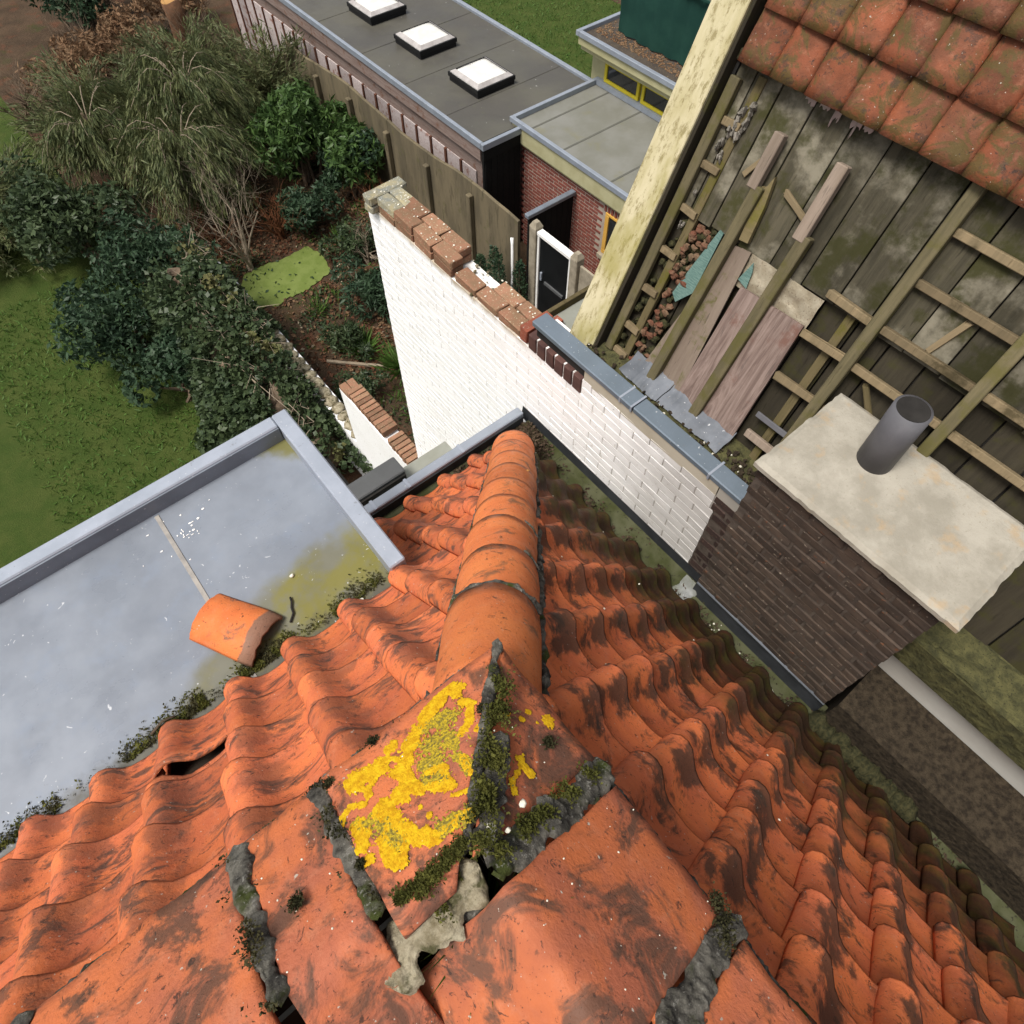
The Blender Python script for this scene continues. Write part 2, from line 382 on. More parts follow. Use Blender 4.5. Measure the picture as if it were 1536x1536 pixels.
M['shed_panel'] = wood('shed_panel', (0.44, 0.39, 0.38), (0.33, 0.275, 0.265), (0.20, 0.10, 0.075), 0.4)
M['shed_fascia'] = wood('shed_fascia', (0.27, 0.21, 0.185), (0.19, 0.135, 0.115), (0.17, 0.09, 0.06), 0.4)
M['shed_batten'] = wood('shed_batten', (0.115, 0.05, 0.032), (0.08, 0.036, 0.025), mossy=0)
mm = Mat('fence_concrete', 0.9)
st = mm.scale(mm.pos, (1, 1, 0.22))
c = mm.mix(mm.step(mm.noise(3, 6, 0.6, st), 0.35, 0.65), (0.165, 0.135, 0.085), (0.105, 0.088, 0.058))
c = mm.mix(mm.step(mm.noise(9, 5, 0.65, st), 0.54, 0.68, 0, 0.7), c, (0.07, 0.06, 0.038))
c = mm.mix(mm.step(mm.noise(6, 5, 0.6, mm.pos), 0.58, 0.70, 0, 0.5), c, (0.095, 0.095, 0.035))
mm.color(c).bump(mm.noise(12, 6, 0.7, st), 0.6, 0.012)
M['fence_concrete'] = mm.m
M['post_concrete'] = simple('post_concrete', (0.33, 0.29, 0.22), (0.22, 0.19, 0.14), 9, 0.9, bump=0.5)
M['white_plastic'] = simple('white_plastic', (0.75, 0.75, 0.74), (0.68, 0.68, 0.66), 3, 0.35, bump=0)
M['green_net'] = simple('green_net', (0.010, 0.040, 0.032), (0.016, 0.055, 0.042), 3, 0.7, bump=0.2)
M['glass'] = simple('glass', (0.012, 0.014, 0.015), (0.03, 0.032, 0.034), 2, 0.06, bump=0, spec=0.6)
M['grey_cover'] = simple('grey_cover', (0.095, 0.098, 0.10), (0.075, 0.078, 0.08), 3, 0.5, bump=0.1)
M['flat_grey'] = simple('flat_grey', (0.27, 0.28, 0.25), (0.22, 0.225, 0.19), 4, 0.75)

mm = Mat('soil', 0.98)
c = mm.mix(mm.step(mm.noise(1.3, 6, 0.6, mm.pos), 0.35, 0.65), (0.052, 0.035, 0.022), (0.085, 0.055, 0.034))
c = mm.mix(mm.step(mm.noise(2.1, 5, 0.6, mm.pos), 0.52, 0.68, 0, 0.8), c, (0.11, 0.048, 0.027))
c = mm.mix(mm.step(mm.noise(1.7, 5, 0.6, mm.scale(mm.pos, (1, -1, 1))), 0.55, 0.70, 0, 0.7), c, (0.045, 0.050, 0.016))
c = mm.mix(mm.step(mm.noise(30, 4, 0.6, mm.pos), 0.55, 0.70, 0, 0.7), c, (0.02, 0.016, 0.011))
mm.color(c).bump(mm.noise(14, 6, 0.7, mm.pos), 1.0, 0.05)
M['soil'] = mm.m
mm = Mat('lawn', 0.95)
c = mm.mix(mm.step(mm.noise(2.6, 6, 0.6, mm.pos), 0.35, 0.65), (0.040, 0.066, 0.012), (0.060, 0.080, 0.018))
c = mm.mix(mm.step(mm.noise(40, 4, 0.7, mm.pos), 0.45, 0.7, 0, 0.6), c, (0.030, 0.048, 0.010))
mm.color(c).bump(mm.noise(60, 4, 0.7, mm.pos), 0.8, 0.03)
M['lawn'] = mm.m
mm = Mat('pond', 0.55)
c = mm.mix(mm.step(mm.noise(5, 5, 0.6, mm.pos), 0.35, 0.65), (0.115, 0.155, 0.035), (0.145, 0.185, 0.05))
c = mm.mix(mm.step(mm.noise(7, 6, 0.7, mm.pos), 0.62, 0.66, 0, 0.9), c, (0.035, 0.05, 0.012))
mm.color(c).bump(mm.noise(150, 2, 0.6, mm.pos), 0.4, 0.004)
M['pond'] = mm.m
M['paving'] = simple('paving', (0.17, 0.145, 0.115), (0.13, 0.11, 0.09), 4, 0.9)

def leafmat(name, a, b, rough=0.55, trans=0.25):
    m = Mat(name, rough, 0, 0.2)
    n = m.noise(3.0, 4, 0.6)
    c = m.mix(m.step(n, 0.35, 0.65), a, b)
    n2 = m.noise(34, 2, 0.6)
    c = m.mix(m.step(n2, 0.45, 0.75, 0, 0.75), c, tuple(x * 1.9 for x in b))
    c = m.mix(m.step(m.noise(27, 2, 0.6, m.scale(m.obj, (1, 1, -1))), 0.55, 0.75, 0, 0.7), c, tuple(x * 0.4 for x in a))
    m.color(c)
    tr = m.t.nodes.new('ShaderNodeBsdfTranslucent')
    m._in(tr.inputs['Color'], c)
    mx = m.t.nodes.new('ShaderNodeMixShader'); mx.inputs[0].default_value = trans
    m.t.links.new(m.b.outputs[0], mx.inputs[1]); m.t.links.new(tr.outputs[0], mx.inputs[2])
    m.t.links.new(mx.outputs[0], m.t.nodes['Material Output'].inputs['Surface'])
    return m.m
M['leaf_conifer'] = leafmat('leaf_conifer', (0.079, 0.106, 0.048), (0.119, 0.129, 0.053))
M['leaf_feather'] = leafmat('leaf_feather', (0.108, 0.103, 0.048), (0.092, 0.114, 0.053))
M['leaf_rhodo'] = leafmat('leaf_rhodo', (0.042, 0.082, 0.027), (0.063, 0.111, 0.030), 0.4)
M['leaf_dark'] = leafmat('leaf_dark', (0.029, 0.055, 0.032), (0.042, 0.073, 0.037), 0.45)
M['leaf_ivy'] = leafmat('leaf_ivy', (0.036, 0.058, 0.030), (0.058, 0.082, 0.036), 0.4)
M['leaf_ivy_pale'] = leafmat('leaf_ivy_pale', (0.11, 0.12, 0.045), (0.15, 0.14, 0.06), 0.5)
M['leaf_grass'] = leafmat('leaf_grass', (0.060, 0.115, 0.020), (0.075, 0.14, 0.030))
M['leaf_dry'] = leafmat('leaf_dry', (0.16, 0.085, 0.045), (0.20, 0.13, 0.075), 0.8)
M['leaf_red'] = leafmat('leaf_red', (0.135, 0.050, 0.026), (0.16, 0.075, 0.042), 0.8)
M['leaf_pale'] = leafmat('leaf_pale', (0.30, 0.25, 0.17), (0.34, 0.30, 0.22), 0.8)
M['mulch'] = leafmat('mulch', (0.045, 0.030, 0.020), (0.075, 0.052, 0.034), 0.9, .05)
M['moss_leaf'] = leafmat('moss_leaf', (0.055, 0.062, 0.012), (0.095, 0.095, 0.022), 0.9)
M['moss_leaf_dark'] = leafmat('moss_leaf_dark', (0.030, 0.032, 0.014), (0.060, 0.055, 0.024), 0.9)
M['twig'] = simple('twig', (0.20, 0.15, 0.105), (0.14, 0.10, 0.07), 12, 0.9)
M['twig_pale'] = simple('twig_pale', (0.29, 0.24, 0.18), (0.22, 0.175, 0.125), 12, 0.9)
M['twig_red'] = simple('twig_red', (0.21, 0.085, 0.04), (0.14, 0.06, 0.03), 12, 0.9)
M['bark'] = simple('bark', (0.09, 0.065, 0.045), (0.06, 0.045, 0.03), 10, 0.95, bump=0.8, bd=0.02)
M['stump'] = simple('stump', (0.15, 0.075, 0.040), (0.09, 0.05, 0.03), 7, 0.9, bump=0.9, bd=0.02)
M['stump_cut'] = simple('stump_cut', (0.42, 0.24, 0.09), (0.34, 0.19, 0.07), 9, 0.9)
M['blue'] = simple('blue', (0.08, 0.12, 0.5), (0.1, 0.15, 0.6), 3, 0.5)


# ---------------------------------------------------------------- object helpers
WM = {}                                                        # world matrix of every parent, so children can be authored in world space


def tag(o, label=None, cat=None, group=None, kind=None):
    if label: o['label'] = label
    if cat: o['category'] = cat
    if group: o['group'] = group
    if kind: o['kind'] = kind
    return o


def thing(name, loc, label, cat, group=None):
    o = D.objects.new(name, None)
    o.empty_display_size = 0.1
    COL.objects.link(o)
    o.location = loc
    WM[o.name] = Matrix.Translation(loc)
    return tag(o, label, cat, group)


def link(name, me, parent=None, mw=None):
    o = D.objects.new(name, me)
    COL.objects.link(o)
    mw = mw if mw is not None else Matrix.Identity(4)
    if parent is not None:
        o.parent = parent
        o.matrix_local = WM[parent.name].inverted() @ mw
    else:
        o.matrix_local = mw
    WM[o.name] = mw
    return o


def mesh(name, verts, faces, mat, smooth=False):
    me = D.meshes.new(name)
    me.from_pydata([tuple(v) for v in verts], [], faces)
    me.materials.append(M[mat])
    if smooth:
        me.polygons.foreach_set('use_smooth', [True] * len(me.polygons))
    me.update()
    return me


class MB:
    """collects pieces into one mesh"""
    def __init__(s): s.v, s.f = [], []

    def add(s, vs, fs):
        n = len(s.v); s.v += [V(x) for x in vs]; s.f += [tuple(i + n for i in f) for f in fs]; return s

    def quad(s, a, b, c, d): return s.add([a, b, c, d], [(0, 1, 2, 3)])

    def box(s, lo, hi, bev=0.0, mw=None):
        vs, fs = boxgeo(lo, hi, bev)
        if mw is not None: vs = [mw @ V(v) for v in vs]
        return s.add(vs, fs)

    def bar(s, a, b, w, h, up=V((0, 0, 1)), bev=0.0):
        a, b = V(a), V(b); d = b - a; L = d.length; y = d / L
        x = y.cross(up).normalized(); z = x.cross(y)
        mw = Matrix(((x.x, y.x, z.x, a.x), (x.y, y.y, z.y, a.y), (x.z, y.z, z.z, a.z), (0, 0, 0, 1)))
        return s.box((-w / 2, 0, -h / 2), (w / 2, L, h / 2), bev, mw)

    def tube(s, pts, rad, n=6, cap=True):
        pts = [V(p) for p in pts]
        base = len(s.v)
        for i, p in enumerate(pts):
            d = (pts[min(i + 1, len(pts) - 1)] - pts[max(i - 1, 0)]).normalized()
            a = d.cross(V((0.3, 0.2, 0.93)))
            if a.length < 1e-3: a = d.cross(V((1, 0, 0)))
            a.normalize(); b = d.cross(a)
            r = rad[i] if isinstance(rad, (list, tuple)) else rad
            for k in range(n):
                t = 2 * math.pi * k / n
                s.v.append(p + (a * math.cos(t) + b * math.sin(t)) * r)
        for i in range(len(pts) - 1):
            for k in range(n):
                q = base + i * n
                s.f.append((q + k, q + (k + 1) % n, q + n + (k + 1) % n, q + n + k))
        if cap:
            s.f.append(tuple(base + k for k in range(n))[::-1])
            q = base + (len(pts) - 1) * n
            s.f.append(tuple(q + k for k in range(n)))
        return s

    def lump(s, c, r, seed=0, amp=0.35, seg=(7, 5), mw=None):
        rx, ry, rz = r if isinstance(r, (tuple, list)) else (r, r, r)
        nu, nv = seg
        vs = [V((0, 0, 1))]
        for j in range(1, nv):
            th = math.pi * j / nv
            for i in range(nu):
                ph = 2 * math.pi * i / nu
                vs.append(V((math.sin(th) * math.cos(ph), math.sin(th) * math.sin(ph), math.cos(th))))
        vs.append(V((0, 0, -1)))
        fs = [(0, 1 + i, 1 + (i + 1) % nu) for i in range(nu)]
        for j in range(nv - 2):
            for i in range(nu):
                a = 1 + j * nu
                fs.append((a + i, a + nu + i, a + nu + (i + 1) % nu, a + (i + 1) % nu))
        a = 1 + (nv - 2) * nu; e = len(vs) - 1
        fs += [(a + i, e, a + (i + 1) % nu) for i in range(nu)]
        out = []
        for v in vs:
            k = 1 + amp * mnoise.noise(v * 1.7 + V((seed * 3.1, seed * 1.7, seed)))
            q = V((v.x * rx * k, v.y * ry * k, v.z * rz * k))
            if mw is not None: q = mw @ q
            out.append(V(c) + q)
        return s.add(out, fs)

    def build(s, name, mat, parent=None, smooth=False):
        """mesh authored in world space, origin at the middle of its bottom"""
        vs = np.array([tuple(v) for v in s.v])
        lo, hi = vs.min(0), vs.max(0)
        o = V(((lo[0] + hi[0]) / 2, (lo[1] + hi[1]) / 2, lo[2]))
        me = mesh(name, [v - o for v in s.v], s.f, mat, smooth)
        return link(name, me, parent, Matrix.Translation(o))


def boxgeo(lo, hi, bev=0.0):
    x0, y0, z0 = lo; x1, y1, z1 = hi
    if bev <= 0:
        vs = [(x0, y0, z0), (x1, y0, z0), (x1, y1, z0), (x0, y1, z0), (x0, y0, z1), (x1, y0, z1), (x1, y1, z1), (x0, y1, z1)]
        return vs, [(3, 2, 1, 0), (4, 5, 6, 7), (0, 1, 5, 4), (1, 2, 6, 5), (2, 3, 7, 6), (3, 0, 4, 7)]
    b = bev
    vs, idx = [], {}
    for i, x in enumerate((x0, x1)):
        for j, y in enumerate((y0, y1)):
            for k, z in enumerate((z0, z1)):
                sx, sy, sz = (b, -b)[i], (b, -b)[j], (b, -b)[k]
                idx[i, j, k] = len(vs)
                vs += [(x, y + sy, z + sz), (x + sx, y, z + sz), (x + sx, y + sy, z)]
    I = lambda i, j, k, a: idx[i, j, k] + a
    fs = [(I(0, 0, 0, 0), I(0, 0, 1, 0), I(0, 1, 1, 0), I(0, 1, 0, 0)), (I(1, 0, 0, 0), I(1, 1, 0, 0), I(1, 1, 1, 0), I(1, 0, 1, 0)),
          (I(0, 0, 0, 1), I(1, 0, 0, 1), I(1, 0, 1, 1), I(0, 0, 1, 1)), (I(0, 1, 0, 1), I(0, 1, 1, 1), I(1, 1, 1, 1), I(1, 1, 0, 1)),
          (I(0, 0, 0, 2), I(0, 1, 0, 2), I(1, 1, 0, 2), I(1, 0, 0, 2)), (I(0, 0, 1, 2), I(1, 0, 1, 2), I(1, 1, 1, 2), I(0, 1, 1, 2))]
    for i in (0, 1):
        for j in (0, 1):
            fs.append((I(i, j, 0, 0), I(i, j, 0, 1), I(i, j, 1, 1), I(i, j, 1, 0)))
        for k in (0, 1):
            fs.append((I(i, 0, k, 0), I(i, 0, k, 2), I(i, 1, k, 2), I(i, 1, k, 0)))
    for j in (0, 1):
        for k in (0, 1):
            fs.append((I(0, j, k, 1), I(0, j, k, 2), I(1, j, k, 2), I(1, j, k, 1)))
    for i in (0, 1):
        for j in (0, 1):
            for k in (0, 1):
                fs.append((I(i, j, k, 0), I(i, j, k, 1), I(i, j, k, 2)))
    return vs, fs


def fixn(o):
    bm = bmesh.new(); bm.from_mesh(o.data)
    bmesh.ops.recalc_face_normals(bm, faces=bm.faces); bm.to_mesh(o.data); bm.free()
    return o


def box(name, lo, hi, mat, parent=None, bev=0.0):
    return fixn(MB().box(lo, hi, bev).build(name, mat, parent))


def axes(x, y, z, o):
    return Matrix(((x[0], y[0], z[0], o[0]), (x[1], y[1], z[1], o[1]), (x[2], y[2], z[2], o[2]), (0, 0, 0, 1)))


def brick_meshes(L, H, W, mat, n=4, bev=0.005, rag=0.0025):
    out = []
    for k in range(n):
        vs, fs = boxgeo((-L / 2, -W / 2, -H / 2), (L / 2, W / 2, H / 2), bev)
        vs = [V(v) + V((random.uniform(-rag, rag), random.uniform(-rag, rag), random.uniform(-rag, rag))) for v in vs]
        me = mesh('brick', vs, fs, mat)
        bm = bmesh.new(); bm.from_mesh(me); bmesh.ops.recalc_face_normals(bm, faces=bm.faces); bm.to_mesh(me); bm.free()
        out.append(me)
    return out


def jrot(a): return Matrix.Rotation(random.uniform(-a, a), 4, 'X') @ Matrix.Rotation(random.uniform(-a, a), 4, 'Y') @ Matrix.Rotation(random.uniform(-a, a), 4, 'Z')


def leaves(name, P, Nrm, size, aspect, mat, parent=None, fold=.25, droop=None, jitter=.5, kind=None):
    """one diamond leaf per point: P (n,3), Nrm (n,3) main direction of the leaf"""
    P = np.asarray(P, float); Dm = np.asarray(Nrm, float)
    n = len(P)
    Dm = Dm + rng.normal(0, jitter, (n, 3))
    Dm /= np.linalg.norm(Dm, axis=1, keepdims=True) + 1e-9
    R = rng.normal(0, 1, (n, 3)); R[:, 2] += .0
    S = np.cross(Dm, R); S /= np.linalg.norm(S, axis=1, keepdims=True) + 1e-9
    Nn = np.cross(S, Dm)
    L = (size * rng.uniform(.45, 1.55, n))[:, None]
    W = L * aspect
    a = P; b = P + Dm * L * .45 + S * W + Nn * W * fold; c = P + Dm * L; d = P + Dm * L * .45 - S * W + Nn * W * fold
    vs = np.stack([a, b, c, d], 1).reshape(-1, 3)
    o = np.array([vs[:, 0].mean(), vs[:, 1].mean(), vs[:, 2].min()])
    me = D.meshes.new(name)
    me.vertices.add(4 * n); me.vertices.foreach_set('co', (vs - o).ravel())
    me.loops.add(6 * n)
    idx = np.arange(n)[:, None] * 4 + np.array([0, 1, 2, 0, 2, 3])[None]
    me.loops.foreach_set('vertex_index', idx.ravel().astype(np.int32))
    me.polygons.add(2 * n)
    me.polygons.foreach_set('loop_start', (np.arange(2 * n) * 3).astype(np.int32))
    me.polygons.foreach_set('loop_total', np.full(2 * n, 3, np.int32))
    me.update(calc_edges=True)
    me.materials.append(M[mat])
    ob = link(name, me, parent, Matrix.Translation(V(o)))
    if kind: ob['kind'] = kind
    return ob



def fuzz(name, pts, size, mat, parent, up=.7, asp=.3):
    """a cushion of moss: tiny upright leaves on the given points"""
    N = [(rr.gauss(0, .6), rr.gauss(0, .6), up) for _ in pts]
    return leaves(name, pts, N, size, asp, mat, parent, .3, jitter=.2, kind='stuff')


rr = random.Random(5)
# ================================================================ SETTING
g = MB().quad((-60, -60, 0), (60, -60, 0), (60, 70, 0), (-60, 70, 0)).build('ground', 'soil')
tag(g, kind='structure')
l = MB().quad((-40, 3, 0.004), (0.95, 3, 0.004), (0.95, 40, 0.004), (-40, 40, 0.004)).build('lawn', 'lawn')
tag(l, kind='structure')
l = MB().quad((9.3, 9.0, 0.004), (15.6, 9.0, 0.004), (15.6, 22, 0.004), (9.3, 22, 0.004)).build('lawn', 'lawn')
tag(l, kind='structure')
pv = MB()
for i in range(4):
    for j in range(6):
        pv.box((9.3 + i * 0.42, 9.0 + j * 0.62, 0.0), (9.3 + i * 0.42 + 0.4, 9.0 + j * 0.62 + 0.6, 0.03), 0.006)
tag(pv.build('path', 'paving'), kind='structure')
bm_ = MB()
pp = [(2.30, 10.2), (2.66, 9.95), (3.3, 10.0), (3.86, 10.16), (3.98, 10.6), (3.88, 11.02), (3.2, 11.08), (2.55, 11.1), (2.25, 10.7)]
qq = []
for (a, b), (c_, d_) in zip(pp, pp[1:] + pp[:1]):
    for k in range(9):
        f = k / 9; x, y = a + (c_ - a) * f, b + (d_ - b) * f
        w = .10 * mnoise.noise(V((x * 3.3, y * 3.3, 4))) + .06 * mnoise.noise(V((x * 11, y * 11, 1)))
        qq.append((x + w * .7, y + w, 0.02))
bm_.add(qq, [tuple(range(len(qq)))])
tag(bm_.build('pond_water', 'pond'), kind='structure')

# ================================================================ THE TILED HOUSE
house = thing('tiled_house', (0.3, 0.3, 0), 'nearest house with orange clay hipped roof and blue grey zinc flat roof', 'house')
box('house_wall', (-5, -5, 0), (1.50, 1.70, 5.2), 'render', house)
box('house_wall', (-5, 1.705, 0), (0.39, 2.08, 6.34), 'render', house)
TL, TR = 1.284, 1.47                                            # slopes (drop per metre) of the two outer planes
PK = V((0.02, 0.13, 7.70))
hipend = V((0.02 + 1.55, 0.13 + 1.55 * TR / TL, 7.70 - 1.55 * TR))
dk = MB()
zl = lambda y: 7.70 - TL * (y - 0.13)
dk.add([(-5, .13, 7.70), PK, hipend, (.42, hipend.y, zl(hipend.y)), (.42, 1.16, zl(1.16)), (-5, 1.16, zl(1.16))], [(0, 1, 2, 3, 4, 5)])
dk.add([PK, (.02, -5, 7.70), (1.57, -5, hipend.z), hipend], [(0, 1, 2, 3)])
Vv = V((0.02 - 1.3, 0.13 - 1.3 * TR / TL, 7.62 - 1.3 * TR))
dk.add([(-5, .13, 7.62), (-5, Vv.y, Vv.z), Vv, V((.02, .13, 7.62)), V((.02, -5, 7.62)), V((Vv.x, -5, Vv.z))], [(0, 3, 2, 1), (3, 4, 5, 2)])
fixn(dk.build('roof_deck', 'deck', house))

# ---- pan tiles
PW, EX = 0.236, 0.274
prof = [(-.047, .026), (-.040, .043), (-.020, .061), (.004, .066), (.025, .059), (.045, .040), (.064, .020), (.085, .007), (.115, .001), (.145, .000), (.172, .002), (.195, .008), (.212, .014), (.222, .019)]


def pan_mesh(mat, seed=0):
    rnd = random.Random(seed)
    vs, fs = [], []
    ln = [-0.03, 0.04, 0.12, 0.20, 0.262, 0.288, 0.294]
    nu = len(prof)
    wob = [rnd.uniform(-.005, .005) + .010 * mnoise.noise(V((i * .35, seed * 3.7, 0))) for i in range(nu)]
    for side in (0, 1):
        for j, v in enumerate(ln):
            k = j / (len(ln) - 1)
            for i, (u, h) in enumerate(prof):
                nz = 0.004 * mnoise.noise(V((u * 9 + seed * 5, v * 9, seed)))
                lip = 0.010 * max(0, (v - 0.2) / 0.09) ** 2
                vs.append((u * (1 - 0.05 * (1 - k)) + nz * .5, v + (wob[i] if j > 3 else 0), h * (0.74 + .14 * k) + 0.030 * (v / .29) + lip + nz - (0.013 + lip * .6) * side))
    n1 = nu * len(ln)
    for j in range(len(ln) - 1):
        for i in range(nu - 1):
            a = j * nu + i
            fs.append((a, a + 1, a + nu + 1, a + nu))
            fs.append((n1 + a, n1 + a + nu, n1 + a + nu + 1, n1 + a + 1))
    for i in range(nu - 1):
        a = (len(ln) - 1) * nu + i
        fs.append((a, a + 1, n1 + a + 1, n1 + a))
        fs.append((i, n1 + i, n1 + i + 1, i + 1))
    for j in range(len(ln) - 1):
        a = j * nu
        fs.append((a, a + nu, n1 + a + nu, n1 + a))
        b = a + nu - 1
        fs.append((b, n1 + b, n1 + b + nu, b + nu))
    me = mesh('pan_tile', vs, fs, mat, True)
    bm = bmesh.new(); bm.from_mesh(me); bmesh.ops.recalc_face_normals(bm, faces=bm.faces); bm.to_mesh(me); bm.free()
    return me


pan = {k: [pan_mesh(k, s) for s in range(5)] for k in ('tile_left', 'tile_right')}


def lay(mat, O, u, v, n, cols, rows, clip=None, skip=None, tweak=None, row_ok=None):
    for c in cols:
        for r in rows:
            if row_ok and not row_ok(c, r): continue
            me = random.choice(pan[mat])
            org = O + u * (PW * c + random.uniform(-.006, .006)) + v * (EX * r + random.uniform(-.012, .012)) + n * random.uniform(0, .008)
            if skip and skip(c, r, org): continue
            mw = axes(u, v, n, org) @ Matrix.Rotation(random.uniform(-.030, .030), 4, 'Z') @ Matrix.Rotation(random.uniform(-.006, .022), 4, 'X') @ Matrix.Rotation(random.uniform(-.02, .02), 4, 'Y')
            if tweak: mw = tweak(c, r, mw)
            if clip:
                co, no = clip
                ds = [((mw @ V(p)) - co).dot(no) for p in ((-.05, -.03, 0), (.23, -.03, 0), (-.05, .3, 0), (.23, .3, 0))]
                if min(ds) > 0: continue
                if max(ds) > 0:
                    bm = bmesh.new(); bm.from_mesh(me)
                    inv = mw.inverted()
                    bmesh.ops.bisect_plane(bm, geom=bm.verts[:] + bm.edges[:] + bm.faces[:], plane_co=inv @ co,
                                           plane_no=(inv.to_3x3() @ no), clear_outer=True)
                    if not bm.faces:
                        bm.free(); continue
                    me = me.copy(); bm.to_mesh(me); bm.free()
            link('pan_tile', me, house, mw)


cl, sl = 1 / math.hypot(1, TL), TL / math.hypot(1, TL)
cr, sr = 1 / math.hypot(1, TR), TR / math.hypot(1, TR)
hn = V((TR, -TL, 0)).normalized()
uL, vL, nL = V((1, 0, 0)), V((0, cl, -sl)), V((0, sl, cl))
uR, vR, nR = V((0, -1, 0)), V((cr, 0, -sr)), V((sr, 0, cr))


def tweakL(c, r, mw):
    if (c, r) == (-1, 3):                                      # pushed up, leaving a hole below its lower edge
        return mw @ Matrix.Translation((0, -.205, -.004))
    if (c, r) == (-1, 4):                                      # slipped tile, head standing proud of the hole
        return mw @ Matrix.Translation((0, -.015, .028)) @ Matrix.Rotation(math.radians(-5), 4, 'X')
    return mw


OL = V((-0.32, 0.13, 7.715)) + vL * 0.212
lay('tile_left', OL, uL, vL, nL, range(-7, 9), range(0, 10), clip=(PK, hn), tweak=tweakL,
    row_ok=lambda c, r: r <= (4 if c < 3 else 9))
OR = V((0.02, 0.03, 7.715)) + vR * 0.100
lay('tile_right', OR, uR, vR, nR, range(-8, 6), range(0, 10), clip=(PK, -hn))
# inner slopes, mostly out of the picture
vI1, nI1 = V((0, -cl, -sl)), V((0, -sl, cl))
lay('tile_left', V((-0.55, 0.13, 7.62)) + vI1 * .14, V((-1, 0, 0)), vI1, nI1, range(0, 5), range(0, 4))
vI2, nI2 = V((-cr, 0, -sr)), V((-sr, 0, cr))
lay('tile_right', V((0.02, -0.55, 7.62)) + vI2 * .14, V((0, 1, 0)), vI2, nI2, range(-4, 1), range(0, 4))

# ---- half-round hip tiles
hd_ = (hipend - PK).normalized()
hq = V((hd_.y, -hd_.x, 0)).normalized()
hnrm = hq.cross(hd_)
if hnrm.z < 0: hnrm = -hnrm


def half_round(L, r0, r1, th, seed, mat='tile_hip', arc=196):
    vs, fs = [], []
    nu, nv = 19, 7
    for side in (0, 1):
        for j in range(nv):
            k = j / (nv - 1)
            for i in range(nu):
                t = math.radians(90 - arc / 2 + arc * i / (nu - 1))
                r = r0 + (r1 - r0) * k - th * side
                r *= 1 + 0.02 * mnoise.noise(V((math.cos(t) * 1.5 + seed * 4.1, k * 2, math.sin(t))))
                e = 0.006 * mnoise.noise(V((i * .5, seed * 7, j))) if j in (0, nv - 1) else 0
                if j == nv - 1: r -= 0.004 * (1 - side)
                vs.append((r * math.cos(t), L * k + e, r * math.sin(t)))
    n1 = nu * nv
    for j in range(nv - 1):
        for i in range(nu - 1):
            a = j * nu + i
            fs += [(a, a + 1, a + nu + 1, a + nu), (n1 + a, n1 + a + nu, n1 + a + nu + 1, n1 + a + 1)]
    for i in range(nu - 1):
        a = (nv - 1) * nu + i
        fs += [(a, a + 1, n1 + a + 1, n1 + a), (i, n1 + i, n1 + i + 1, i + 1)]
    for j in range(nv - 1):
        a = j * nu; b = a + nu - 1
        fs += [(a, a + nu, n1 + a + nu, n1 + a), (b, n1 + b, n1 + b + nu, b + nu)]
    me = mesh('hip_tile', vs, fs, mat, True)
    bm = bmesh.new(); bm.from_mesh(me); bmesh.ops.recalc_face_normals(bm, faces=bm.faces); bm.to_mesh(me); bm.free()
    return me


tjoint = [0.30, 0.70, 1.02, 1.335, 1.62, 1.90, 2.19, 2.49, 2.79, 3.09]
for k in range(9):
    L = tjoint[k + 1] - tjoint[k] + 0.05
    me = half_round(L, 0.118 - .004 * (k % 2), 0.131, 0.014, k)
    org = PK + hd_ * (tjoint[k] - .01) + hnrm * 0.022 + hq * random.uniform(-.006, .006)
    mw = axes(hq, hd_, hnrm, org) @ Matrix.Rotation(0.012, 4, 'X') @ Matrix.Rotation(random.uniform(-.02, .02), 4, 'Z')
    link('hip_tile', me, house, mw)

# ---- V-shaped ridge tiles
AP, LO, LOD = 7.80, 0.262, 0.205                                 # apex height, half width, drop


def vz(a): return -LOD * (math.sqrt(a * a + .004) - .0632) + .003 * math.sin(min(1.2, abs(a)) * math.pi)


